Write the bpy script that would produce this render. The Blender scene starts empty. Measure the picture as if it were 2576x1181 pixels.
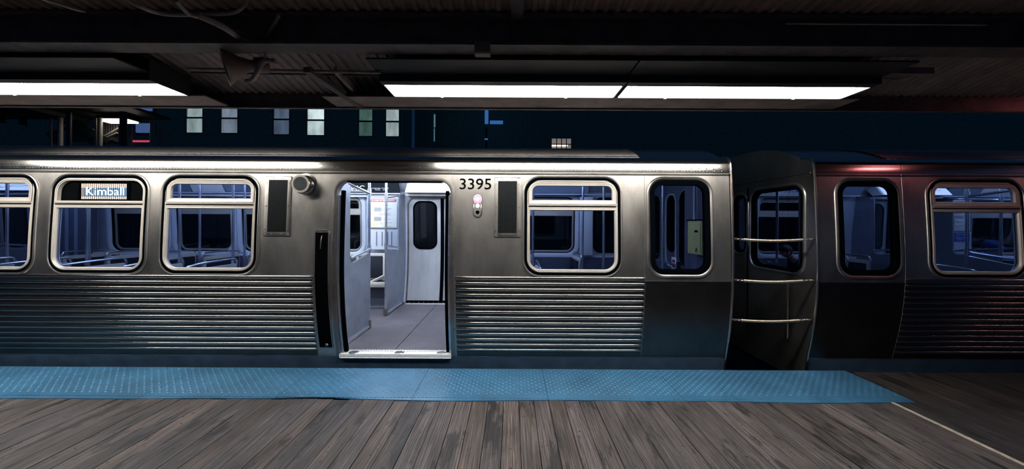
import bpy, bmesh, math, random
from mathutils import Vector, Matrix
from mathutils.geometry import tessellate_polygon
random.seed(7)
PI = math.pi
SC = bpy.context.scene
COL = SC.collection
CAMZ = 1.585
F = 910.0

# ------------------------------------------------------------------ materials
def _new(name):
    m = bpy.data.materials.new(name); m.use_nodes = True
    nt = m.node_tree
    return m, nt, nt.nodes['Principled BSDF']

def mat(name, col, rough=.6, metal=0., bump=0., bscale=40., vary=0., vscale=6., stretch=(1, 1, 1), rvar=0., spec=None, bd=.01):
    m, nt, b = _new(name)
    b.inputs['Base Color'].default_value = (*col, 1)
    b.inputs['Roughness'].default_value = rough
    b.inputs['Metallic'].default_value = metal
    if spec is not None: b.inputs['Specular IOR Level'].default_value = spec
    tc = nt.nodes.new('ShaderNodeTexCoord'); mp = nt.nodes.new('ShaderNodeMapping')
    mp.inputs['Scale'].default_value = stretch
    nt.links.new(tc.outputs['Object'], mp.inputs['Vector'])
    if vary or rvar:
        n = nt.nodes.new('ShaderNodeTexNoise'); n.inputs['Scale'].default_value = vscale; n.inputs['Detail'].default_value = 6
        n.inputs['Roughness'].default_value = .65
        nt.links.new(mp.outputs[0], n.inputs['Vector'])
        if vary:
            r = nt.nodes.new('ShaderNodeMapRange'); r.inputs['From Min'].default_value = .3; r.inputs['From Max'].default_value = .7
            r.inputs['To Min'].default_value = 1 - vary; r.inputs['To Max'].default_value = 1 + vary * .4
            mx = nt.nodes.new('ShaderNodeVectorMath'); mx.operation = 'SCALE'; mx.inputs[0].default_value = col
            nt.links.new(n.outputs['Fac'], r.inputs['Value']); nt.links.new(r.outputs[0], mx.inputs['Scale'])
            nt.links.new(mx.outputs[0], b.inputs['Base Color'])
        if rvar:
            r = nt.nodes.new('ShaderNodeMapRange'); r.inputs['From Min'].default_value = .3; r.inputs['From Max'].default_value = .7
            r.inputs['To Min'].default_value = rough - rvar; r.inputs['To Max'].default_value = rough + rvar
            nt.links.new(n.outputs['Fac'], r.inputs['Value']); nt.links.new(r.outputs[0], b.inputs['Roughness'])
    if bump:
        n2 = nt.nodes.new('ShaderNodeTexNoise'); n2.inputs['Scale'].default_value = bscale; n2.inputs['Detail'].default_value = 4
        nt.links.new(mp.outputs[0], n2.inputs['Vector'])
        bp = nt.nodes.new('ShaderNodeBump'); bp.inputs['Strength'].default_value = bump; bp.inputs['Distance'].default_value = bd
        nt.links.new(n2.outputs['Fac'], bp.inputs['Height']); nt.links.new(bp.outputs[0], b.inputs['Normal'])
    return m

def emis(name, col, s):
    m, nt, b = _new(name)
    b.inputs['Base Color'].default_value = (*[min(c, .8) for c in col], 1)
    b.inputs['Emission Color'].default_value = (*col, 1)
    b.inputs['Emission Strength'].default_value = s
    return m

def glass(name, tint, refl=1.0, rough=.02):
    m = bpy.data.materials.new(name); m.use_nodes = True
    nt = m.node_tree; nt.nodes.clear()
    o = nt.nodes.new('ShaderNodeOutputMaterial'); t = nt.nodes.new('ShaderNodeBsdfTransparent')
    g = nt.nodes.new('ShaderNodeBsdfGlossy'); f = nt.nodes.new('ShaderNodeFresnel'); x = nt.nodes.new('ShaderNodeMixShader')
    f.inputs['IOR'].default_value = 1.5; t.inputs['Color'].default_value = (*tint, 1)
    g.inputs['Roughness'].default_value = rough; g.inputs['Color'].default_value = (refl, refl, refl, 1)
    ge = nt.nodes.new('ShaderNodeNewGeometry'); sb = nt.nodes.new('ShaderNodeMath'); sb.operation = 'SUBTRACT'; sb.inputs[0].default_value = 1
    ml = nt.nodes.new('ShaderNodeMath'); ml.operation = 'MULTIPLY'
    nt.links.new(ge.outputs['Backfacing'], sb.inputs[1]); nt.links.new(sb.outputs[0], ml.inputs[0]); nt.links.new(f.outputs[0], ml.inputs[1])
    nt.links.new(ml.outputs[0], x.inputs[0]); nt.links.new(t.outputs[0], x.inputs[1]); nt.links.new(g.outputs[0], x.inputs[2])
    nt.links.new(x.outputs[0], o.inputs[0])
    return m

def striped(name, c1, c2, axis, period, duty=.5, rough=.6, bumpd=.004, vary=.25):
    """ribbed surface running along one axis"""
    m, nt, b = _new(name); b.inputs['Roughness'].default_value = rough
    tc = nt.nodes.new('ShaderNodeTexCoord'); s = nt.nodes.new('ShaderNodeSeparateXYZ')
    nt.links.new(tc.outputs['Object'], s.inputs[0])
    mu = nt.nodes.new('ShaderNodeMath'); mu.operation = 'MULTIPLY'; mu.inputs[1].default_value = 2 * PI / period
    nt.links.new(s.outputs[axis], mu.inputs[0])
    si = nt.nodes.new('ShaderNodeMath'); si.operation = 'SINE'; nt.links.new(mu.outputs[0], si.inputs[0])
    r = nt.nodes.new('ShaderNodeMapRange'); r.inputs['From Min'].default_value = -duty; r.inputs['From Max'].default_value = duty
    nt.links.new(si.outputs[0], r.inputs['Value'])
    mx = nt.nodes.new('ShaderNodeMix'); mx.data_type = 'RGBA'
    mx.inputs[6].default_value = (*c1, 1); mx.inputs[7].default_value = (*c2, 1)
    nt.links.new(r.outputs[0], mx.inputs[0])
    n = nt.nodes.new('ShaderNodeTexNoise'); n.inputs['Scale'].default_value = 3; n.inputs['Detail'].default_value = 6
    nt.links.new(tc.outputs['Object'], n.inputs['Vector'])
    r2 = nt.nodes.new('ShaderNodeMapRange'); r2.inputs['From Min'].default_value = .3; r2.inputs['From Max'].default_value = .7
    r2.inputs['To Min'].default_value = 1 - vary; r2.inputs['To Max'].default_value = 1.1
    nt.links.new(n.outputs['Fac'], r2.inputs['Value'])
    vm = nt.nodes.new('ShaderNodeVectorMath'); vm.operation = 'SCALE'
    nt.links.new(mx.outputs[2], vm.inputs[0]); nt.links.new(r2.outputs[0], vm.inputs['Scale'])
    nt.links.new(vm.outputs[0], b.inputs['Base Color'])
    bp = nt.nodes.new('ShaderNodeBump'); bp.inputs['Distance'].default_value = bumpd; bp.inputs['Strength'].default_value = .8
    nt.links.new(r.outputs[0], bp.inputs['Height']); nt.links.new(bp.outputs[0], b.inputs['Normal'])
    return m

def wood_planks():
    m, nt, b = _new('weathered_planks'); L = nt.links.new
    def N(t): return nt.nodes.new(t)
    tc = N('ShaderNodeTexCoord'); at = N('ShaderNodeAttribute'); at.attribute_name = 'rnd'
    # each plank shifts the grain
    off = N('ShaderNodeVectorMath'); off.operation = 'SCALE'; off.inputs['Scale'].default_value = 37.
    L(at.outputs['Color'], off.inputs[0])
    ad = N('ShaderNodeVectorMath'); L(tc.outputs['Object'], ad.inputs[0]); L(off.outputs[0], ad.inputs[1])
    def mapped(sc):
        mp = N('ShaderNodeMapping'); mp.inputs['Scale'].default_value = sc; L(ad.outputs[0], mp.inputs['Vector']); return mp
    g1 = mapped((16, .8, 1)); w = N('ShaderNodeTexWave'); w.wave_type = 'BANDS'; w.bands_direction = 'X'
    w.inputs['Scale'].default_value = 1.1; w.inputs['Distortion'].default_value = 11; w.inputs['Detail'].default_value = 3; w.inputs['Detail Scale'].default_value = 1.1
    L(g1.outputs[0], w.inputs['Vector'])
    g2 = mapped((60, 1.5, 1)); n2 = N('ShaderNodeTexNoise'); n2.inputs['Scale'].default_value = 1.5; n2.inputs['Detail'].default_value = 8; n2.inputs['Roughness'].default_value = .7
    L(g2.outputs[0], n2.inputs['Vector'])
    g3 = mapped((5, 1.2, 1)); n3 = N('ShaderNodeTexNoise'); n3.inputs['Scale'].default_value = 1.2; n3.inputs['Detail'].default_value = 6; n3.inputs['Distortion'].default_value = .6
    L(g3.outputs[0], n3.inputs['Vector'])
    # dark blotch stains, elongated with the boards
    g4 = mapped((8, 1.9, 1)); n4 = N('ShaderNodeTexNoise'); n4.inputs['Scale'].default_value = 1.0; n4.inputs['Detail'].default_value = 5; n4.inputs['Roughness'].default_value = .6
    L(g4.outputs[0], n4.inputs['Vector'])
    def ramp(src, a, b_, lo, hi):
        r = N('ShaderNodeMapRange'); r.inputs['From Min'].default_value = a; r.inputs['From Max'].default_value = b_
        r.inputs['To Min'].default_value = lo; r.inputs['To Max'].default_value = hi; L(src, r.inputs['Value']); return r.outputs[0]
    def mul(a, b_):
        k = N('ShaderNodeMath'); k.operation = 'MULTIPLY'; L(a, k.inputs[0]); L(b_, k.inputs[1]); return k.outputs[0]
    k = mul(ramp(w.outputs['Fac'], .2, .8, .6, 1.2), ramp(n2.outputs['Fac'], .36, .64, .35, 1.45))
    k = mul(k, ramp(n3.outputs['Fac'], .32, .68, .45, 1.45))
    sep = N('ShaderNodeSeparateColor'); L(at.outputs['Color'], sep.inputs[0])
    k = mul(k, ramp(sep.outputs[0], 0, 1, .72, 1.2))
    k = mul(k, ramp(n4.outputs['Fac'], .56, .62, 1., .16))
    # knots
    v = N('ShaderNodeTexVoronoi'); v.inputs['Scale'].default_value = 1.0; g5 = mapped((7, 2.6, 0)); L(g5.outputs[0], v.inputs['Vector'])
    k = mul(k, ramp(v.outputs['Distance'], .07, .14, .18, 1.))
    k = mul(k, ramp(sep.outputs[2], .0, .1, .38, 1.))  # zero blue channel darkens the right-hand boards as painted shade
    mx = N('ShaderNodeMix'); mx.data_type = 'RGBA'; mx.inputs[6].default_value = (.088, .074, .074, 1); mx.inputs[7].default_value = (.108, .082, .070, 1)
    L(sep.outputs[1], mx.inputs[0])
    vm = N('ShaderNodeVectorMath'); vm.operation = 'SCALE'; L(mx.outputs[2], vm.inputs[0]); L(k, vm.inputs['Scale'])
    L(vm.outputs[0], b.inputs['Base Color'])
    L(ramp(n2.outputs['Fac'], .3, .7, .75, .5), b.inputs['Roughness'])
    bp = N('ShaderNodeBump'); bp.inputs['Distance'].default_value = .004; bp.inputs['Strength'].default_value = .7; L(k, bp.inputs['Height'])
    L(bp.outputs[0], b.inputs['Normal'])
    return m

M = {}
M['steel'] = mat('brushed_steel', (.52, .49, .445), .37, 1, vary=.42, vscale=1.7, stretch=(1.5, 1, .6), rvar=.02)
M['cove'] = mat('polished_cove_steel', (.52, .495, .45), .17, 1)
M['steelb'] = mat('bright_steel', (.62, .58, .52), .22, 1)
M['steeldark'] = mat('dull_steel', (.30, .28, .26), .42, 1, bump=.1, bscale=70, vary=.3)
M['flute'] = mat('fluted_steel', (.46, .425, .38), .17, 1)
M['roofsteel'] = mat('roof_steel', (.52, .49, .45), .22, 1)
M['ringplate'] = mat('speaker_ring_steel', (.42, .39, .35), .45, .4)
M['meshwire'] = mat('dark_mesh_wire', (.045, .05, .055), .4, .6)
M['endliner'] = mat('dark_end_lining', (.07, .085, .13), .5, vary=.3)
M['cream'] = mat('cream_aluminium', (.52, .475, .415), .42, .35, vary=.1, vscale=10)
M['rubber'] = mat('black_rubber', (.0012, .002, .003), .8, spec=.0)
M['blackp'] = mat('black_panel', (.0006, .001, .0014), .7, spec=.02)
M['dark'] = mat('dark_void', (.006, .008, .010), .8)
M['glass'] = glass('tinted_window_glass', (.41, .46, .57))
M['clear'] = glass('clear_partition_glass', (.86, .90, .95))
M['grille'] = striped('grille_mesh', (.012, .016, .018), (.07, .08, .085), 2, .008, rough=.5, vary=.3)
M['number'] = mat('black_number_paint', (.004, .005, .006), .8, spec=0.)
M['redlens'] = emis('red_lamp_glow', (1., .16, .26), 1.6)
M['lamp_w'] = emis('white_lamp', (1., .86, .86), 14)
M['lamp_amb'] = emis('amber_lamp', (1., .93, .80), 10)
M['led_w'] = emis('sign_led_white', (.78, .90, 1.), 3.2)
M['led_a'] = emis('sign_led_amber', (1., .58, .42), .62)
M['led_b'] = emis('sign_led_blue', (.10, .20, .32), .5)
M['interior'] = mat('grey_interior_panel', (.46, .50, .60), .45, 0, vary=.15, vscale=3, bump=.03)
M['interior_l'] = mat('light_interior_trim', (.62, .65, .73), .4)
M['intceil'] = mat('interior_ceiling', (.40, .44, .52), .5)
M['partition'] = mat('speckled_steel_partition', (.235, .265, .335), .38, .5, vary=.25, vscale=5, bump=.06, bscale=120)
M['leaf'] = mat('door_leaf_steel', (.68, .69, .71), .40, .55, vary=.22, vscale=2.2, stretch=(2, 2, .5))
M['pole'] = mat('stanchion_steel', (.70, .74, .82), .22, .9)
M['seatshell'] = mat('cream_seat_shell', (.66, .62, .55), .45)
M['seatback'] = mat('black_seat_fabric', (.008, .011, .022), .8)
M['seatcush'] = mat('blue_black_seat_fabric', (.010, .018, .06), .8)
M['carfloor'] = striped('ribbed_rubber_floor', (.05, .046, .058), (.17, .155, .18), 0, .02, rough=.55, bumpd=.002)
M['tread'] = mat('diamond_tread', (.85, .85, .83), .45, .25, bump=.8, bscale=55)
M['lowsteel'] = mat('shade_dark_lower_steel', (.115, .115, .118), .33, 1, vary=.3, vscale=2.5)  # darker than the wall steel, shade of the lower side put into colour
M['skirt'] = mat('blue_bounce_skirt', (.055, .10, .17), .45, .1, vary=.4, vscale=5)  # blue bounce light from the tiles put into the skirt colour
M['litad'] = emis('backlit_panel', (.80, .88, 1.), 2.2)
M['ceillight'] = emis('car_ceiling_light', (.80, .88, 1.), 25)
M['cabinet'] = mat('dark_cab_cabinet', (.09, .10, .15), .5, vary=.3)
M['ceillight_dim'] = emis('dim_car_ceiling_light', (.62, .76, 1.), 9)
M['poster'] = mat('poster_paper', (.80, .80, .77), .6)
M['red'] = mat('red_print', (.50, .07, .10), .6)
M['ink'] = mat('dark_print', (.10, .10, .17), .6)
M['redink'] = mat('red_fine_print', (.45, .20, .20), .6)
M['pict'] = mat('pale_yellow_print', (.72, .68, .44), .6)
M['pictg'] = mat('grey_print', (.32, .34, .33), .6)
M['bluesign'] = mat('blue_print', (.02, .05, .42), .5)
M['white'] = mat('white_print', (.78, .80, .82), .5)
M['adblack'] = mat('black_advert', (.008, .014, .02), .4)
M['adgrey'] = mat('grey_advert', (.22, .27, .36), .5)
M['riser'] = mat('dark_seat_riser', (.06, .07, .10), .5)
M['yellow'] = mat('olive_yellow_metal', (.60, .56, .20), .5, vary=.15)
M['yellowd'] = mat('olive_metal_side', (.34, .32, .14), .5)
M['stopred'] = mat('stop_red', (.35, .02, .03), .5)
M['blueplastic'] = mat('blue_tactile_tile', (.042, .140, .250), .34, bump=.08, bscale=90, vary=.38, vscale=1.8)
M['wood'] = wood_planks()
M['palewood'] = mat('pale_timber_edge', (.46, .40, .33), .7, bump=.5, bscale=60, vary=.4, vscale=20)
M['nail'] = mat('rusty_nail', (.05, .04, .035), .5, .8)
M['fixture'] = mat('fixture_housing', (.030, .028, .026), .55, .3)
M['diffuser'] = emis('fluorescent_diffuser', (1., .975, .925), 44)
M['deck'] = mat('rusty_roof_deck', (.36, .26, .215), .7, .0, bump=.3, bscale=30, vary=.5, vscale=4)
M['beam'] = mat('painted_beam', (.13, .10, .088), .6, .0, bump=.5, bscale=45, vary=.5, vscale=7)
M['cable'] = mat('grey_brown_cable', (.34, .26, .22), .7, bump=.4, bscale=60, vary=.4, vscale=12)
M['horn'] = mat('brown_loudspeaker', (.20, .13, .095), .6, vary=.3, vscale=8, bump=.2)
M['jbox'] = mat('tan_junction_box', (.20, .15, .12), .6, bump=.2)
M['brick'] = mat('dark_brick_wall', (.24, .42, .32), .9, bump=.5, bscale=8, vary=.3)
M['ground'] = mat('ballast', (.03, .032, .035), .95, bump=1, bscale=12, vary=.5)
M['post'] = mat('pale_steel_post', (.42, .38, .32), .5, .2, vary=.3)
M['darkpost'] = mat('dark_steel_post', (.03, .035, .04), .5, .3)
M['meshpan'] = striped('perforated_panel', (.03, .035, .04), (.20, .19, .17), 0, .07, rough=.6)
M['redband'] = emis('red_lit_band', (.62, .06, .13), .8)
M['blueglow'] = emis('blue_lit_window', (.045, .085, .21), 1.0)
M['spring'] = mat('spring_steel', (.55, .46, .36), .35, .9, vary=.2, vscale=30)
M['chain'] = mat('chain_steel', (.45, .42, .38), .35, .9)
M['heatred'] = emis('infrared_glow', (1., .30, .27), 4)

def litwin(name, c, s, spot=None):
    """window lit from inside: curtain-mottled emission"""
    m, nt, b = _new(name)
    tc = nt.nodes.new('ShaderNodeTexCoord'); n = nt.nodes.new('ShaderNodeTexNoise'); n.inputs['Scale'].default_value = 1.6; n.inputs['Detail'].default_value = 3
    mp = nt.nodes.new('ShaderNodeMapping'); mp.inputs['Scale'].default_value = (1.5, 1, .6); mp.inputs['Location'].default_value = (len(name) * 1.7, 0, s * 9)
    nt.links.new(tc.outputs['Object'], mp.inputs[0]); nt.links.new(mp.outputs[0], n.inputs['Vector'])
    r = nt.nodes.new('ShaderNodeMapRange'); r.inputs['From Min'].default_value = .35; r.inputs['From Max'].default_value = .65
    r.inputs['To Min'].default_value = s * .65; r.inputs['To Max'].default_value = s * 1.15
    nt.links.new(n.outputs['Fac'], r.inputs['Value']); nt.links.new(r.outputs[0], b.inputs['Emission Strength'])
    b.inputs['Base Color'].default_value = (.05, .06, .06, 1); b.inputs['Emission Color'].default_value = (*c, 1)
    return m

# ------------------------------------------------------------------ mesh helpers
def obj(name, bm, m, parent=None, smooth=True, angle=35, mats=None):
    bmesh.ops.recalc_face_normals(bm, faces=bm.faces[:])
    me = bpy.data.meshes.new(name); bm.to_mesh(me); bm.free()
    if smooth and len(me.polygons):
        me.polygons.foreach_set('use_smooth', [True] * len(me.polygons)); me.set_sharp_from_angle(angle=math.radians(angle))
    for k in ([m] if mats is None else mats): me.materials.append(k if not isinstance(k, str) else M[k])
    o = bpy.data.objects.new(name, me); COL.objects.link(o)
    if parent is not None:
        o.parent = parent
        if parent.type == 'EMPTY': o.location = -Vector(parent.location)
    return o

def tag(o, label=None, cat=None, group=None, kind=None):
    if label: o['label'] = label
    if cat: o['category'] = cat
    if group: o['group'] = group
    if kind: o['kind'] = kind
    return o

def empty(name, loc, label, cat, group=None):
    o = bpy.data.objects.new(name, None); COL.objects.link(o); o.location = loc; o.empty_display_size = .2
    return tag(o, label, cat, group)

def box(bm, x0, x1, y0, y1, z0, z1, bev=0.):
    g = bmesh.ops.create_cube(bm, size=1)['verts']
    for v in g: v.co = Vector(((x0 + x1) / 2 + v.co.x * (x1 - x0), (y0 + y1) / 2 + v.co.y * (y1 - y0), (z0 + z1) / 2 + v.co.z * (z1 - z0)))
    if bev > 0:
        es = list({e for v in g for e in v.link_edges})
        bmesh.ops.bevel(bm, geom=es, offset=bev, segments=2, affect='EDGES', profile=.6)
    return bm

def B(*a, **k): return box(bmesh.new(), *a, **k)

def beam(bm, p, q, w, h, up=(0, 0, 1)):
    p, q = Vector(p), Vector(q); d = (q - p).normalized(); up = Vector(up)
    s = d.cross(up).normalized() * w / 2; u = s.cross(d).normalized() * h / 2
    vs = [bm.verts.new(c + a * s + b * u) for c in (p, q) for a, b in ((-1, -1), (1, -1), (1, 1), (-1, 1))]
    for f in ((0, 1, 2, 3), (7, 6, 5, 4), (0, 4, 5, 1), (1, 5, 6, 2), (2, 6, 7, 3), (3, 7, 4, 0)): bm.faces.new([vs[i] for i in f])
    return bm

def tube(bm, pts, r, n=10, closed=False, rad=None):
    pts = [Vector(p) for p in pts]; N = len(pts); rings = []; prev = None
    for i, p in enumerate(pts):
        a = pts[(i - 1) % N] if (i or closed) else p; b = pts[(i + 1) % N] if (i < N - 1 or closed) else p
        t = (b - a).normalized()
        if prev is None:
            prev = t.cross(Vector((0, 0, 1)))
            if prev.length < .1: prev = t.cross(Vector((0, 1, 0)))
        s = (prev - t * prev.dot(t)).normalized(); prev = s; u = t.cross(s)
        rr_ = rad[i] if rad else r
        rings.append([bm.verts.new(p + (s * math.cos(2 * PI * k / n) + u * math.sin(2 * PI * k / n)) * rr_) for k in range(n)])
    for i in range(N if closed else N - 1):
        A, C = rings[i], rings[(i + 1) % N]
        for k in range(n): bm.faces.new((A[k], A[(k + 1) % n], C[(k + 1) % n], C[k]))
    if not closed: bm.faces.new(rings[0][::-1]); bm.faces.new(rings[-1])
    return bm

def spline(pts, k=6):
    P = [Vector(p) for p in pts]; out = []
    for i in range(len(P) - 1):
        a, b, c, d = P[max(i - 1, 0)], P[i], P[i + 1], P[min(i + 2, len(P) - 1)]
        for j in range(k):
            t = j / k
            out.append(.5 * ((2 * b) + (c - a) * t + (2 * a - 5 * b + 4 * c - d) * t * t + (3 * b - a - 3 * c + d) * t ** 3))
    return out + [P[-1]]

def lathe(bm, prof, org, axis, n=28):
    org = Vector(org); ax = Vector(axis).normalized(); s = ax.cross(Vector((0, 0, 1)))
    if s.length < .1: s = ax.cross(Vector((0, 1, 0)))
    s.normalize(); u = ax.cross(s)
    R = [[bm.verts.new(org + ax * h + (s * math.cos(2 * PI * k / n) + u * math.sin(2 * PI * k / n)) * max(r, 1e-4)) for k in range(n)] for r, h in prof]
    for a, b in zip(R, R[1:]):
        for k in range(n): bm.faces.new((a[k], a[(k + 1) % n], b[(k + 1) % n], b[k]))
    bm.faces.new(R[0][::-1]); bm.faces.new(R[-1])
    return bm

def dome(bm, c, r, h, nrm=(0, 0, 1), n=8):
    nrm = Vector(nrm).normalized(); s = nrm.cross(Vector((1, .3, .2))).normalized(); u = nrm.cross(s); c = Vector(c)
    A = [bm.verts.new(c + (s * math.cos(2 * PI * k / n) + u * math.sin(2 * PI * k / n)) * r) for k in range(n)]
    Bv = [bm.verts.new(c + nrm * h * .75 + (s * math.cos(2 * PI * k / n) + u * math.sin(2 * PI * k / n)) * r * .68) for k in range(n)]
    t = bm.verts.new(c + nrm * h)
    for k in range(n):
        bm.faces.new((A[k], A[(k + 1) % n], Bv[(k + 1) % n], Bv[k])); bm.faces.new((Bv[k], Bv[(k + 1) % n], t))

def rr(a0, a1, b0, b1, rt, rb=None, n=8, step=.09):
    """rounded rectangle: list of (a, b, na, nb), counter-clockwise"""
    rb = rt if rb is None else rb; out = []
    cs = [(a1 - rb, b0 + rb, rb, -90), (a1 - rt, b1 - rt, rt, 0), (a0 + rt, b1 - rt, rt, 90), (a0 + rb, b0 + rb, rb, 180)]
    for i, (ca, cb, r, d0) in enumerate(cs):
        for k in range(n + 1):
            t = math.radians(d0 + 90 * k / n)
            out.append((ca + r * math.cos(t), cb + r * math.sin(t), math.cos(t), math.sin(t)))
        na, nb, nr, nd = cs[(i + 1) % 4]; t = math.radians(nd)
        p = out[-1]; q = (na + nr * math.cos(t), nb + nr * math.sin(t))
        L = math.hypot(q[0] - p[0], q[1] - p[1]); m = int(L / step)
        for k in range(1, m): out.append((p[0] + (q[0] - p[0]) * k / m, p[1] + (q[1] - p[1]) * k / m, p[2], p[3]))
    return out

def ring(bm, path, prof, P):
    rows = [[bm.verts.new(P(a + o * na, b + o * nb, h)) for o, h in prof] for a, b, na, nb in path]
    n, k = len(rows), len(prof)
    for i in range(n):
        A, C = rows[i], rows[(i + 1) % n]
        for j in range(k): bm.faces.new((A[j], A[(j + 1) % k], C[(j + 1) % k], C[j]))
    return bm

def fillpath(bm, path, P, off=0., thick=.006, h=0.):
    """flat pane with thickness"""
    f1 = [bm.verts.new(P(a + off * na, b + off * nb, h)) for a, b, na, nb in path]
    f2 = [bm.verts.new(P(a + off * na, b + off * nb, h - thick)) for a, b, na, nb in path]
    bm.faces.new(f1); bm.faces.new(f2[::-1]); n = len(f1)
    for i in range(n): bm.faces.new((f1[i], f1[(i + 1) % n], f2[(i + 1) % n], f2[i]))
    return bm

def holed(bm, outer, holes, zs, P):
    polys = [[Vector((a, b, 0)) for a, b in outer]] + [[Vector((p[0], p[1], 0)) for p in h] for h in holes]
    vs = [bm.verts.new(p) for pl in polys for p in pl]
    for t in tessellate_polygon(polys):
        try: bm.faces.new([vs[i] for i in t])
        except ValueError: pass
    for z in zs:
        bmesh.ops.bisect_plane(bm, geom=bm.verts[:] + bm.edges[:] + bm.faces[:], plane_co=(0, z, 0), plane_no=(0, 1, 0), dist=1e-5)
    for v in bm.verts: v.co = Vector(P(v.co.x, v.co.y, 0))
    return bm

def text(name, s, size, loc, m, parent, rot=(PI / 2, 0, 0), ext=.0015, align='CENTER', bold=0., sx=1., P=None):
    cu = bpy.data.curves.new(name, 'FONT'); cu.body = s; cu.size = size; cu.extrude = ext; cu.align_x = align; cu.align_y = 'CENTER'; cu.offset = bold
    cu.resolution_u = 4
    t = bpy.data.objects.new(name, cu); COL.objects.link(t)
    dg = bpy.context.evaluated_depsgraph_get(); me = bpy.data.meshes.new_from_object(t.evaluated_get(dg)); me.name = name
    bpy.data.objects.remove(t); bpy.data.curves.remove(cu)
    X = Matrix.Translation(loc) @ Matrix.LocRotScale(Vector(), __import__('mathutils').Euler(rot), Vector((sx, 1, 1)))
    me.transform(X)
    me.materials.clear(); me.materials.append(M[m])
    if P:
        for v in me.vertices: v.co = P(v.co)
    o = bpy.data.objects.new(name, me); COL.objects.link(o); o.parent = parent
    if parent is not None and parent.type == 'EMPTY': o.location = -Vector(parent.location)
    return o

# ------------------------------------------------------------------ car body profile (near side), depth y as a function of height z
YC = 5.3
PROF = [(-.32, 4.08), (-.1, 4.045), (.13, 4.005), (.4, 3.945), (.7, 3.90), (1.0, 3.878), (1.3, 3.880), (1.6, 3.893), (1.9, 3.910), (2.14, 3.926), (2.3, 3.938)]
def fz(z):
    P = PROF
    if z <= P[0][0]: return P[0][1]
    for i in range(len(P) - 1):
        if z <= P[i + 1][0]:
            (a, ya), (b, yb) = P[i], P[i + 1]; t = (z - a) / (b - a)
            m0 = (yb - P[max(i - 1, 0)][1]) / (b - P[max(i - 1, 0)][0]); j = min(i + 2, len(P) - 1); m1 = (P[j][1] - ya) / (P[j][0] - a)
            h = b - a
            return (2*t**3 - 3*t*t + 1)*ya + (t**3 - 2*t*t + t)*h*m0 + (-2*t**3 + 3*t*t)*yb + (t**3 - t*t)*h*m1
    return P[-1][1]
def PN(x, z, h): return (x, fz(z) - h, z)
def PF(x, z, h): return (x, 2 * YC - fz(z) + h, z)
SIDES = [('near', PN), ('far', PF)]
ZS = [-.2 + .06 * i for i in range(41)]

XC, HL = -5.05, 7.41          # centre and half length of car 1
CARX0, CARX1 = XC - HL, XC + HL
WZ = (1.03, 2.078)           # window outer (gasket) heights
PASS = [-5.70, -1.795, -.6, .6, 1.795, 5.70]   # centres of passenger windows relative to XC
WHW = .515
DOORS = [-3.77, 3.77]; DHW = .615; DZ = (.13, 2.035)
CABS = [-6.86, 6.86]; CHW = .325

def win_path(u, hw=WHW, z0=WZ[0], z1=WZ[1], r=.17): return rr(XC + u - hw, XC + u + hw, z0, z1, r)

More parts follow.
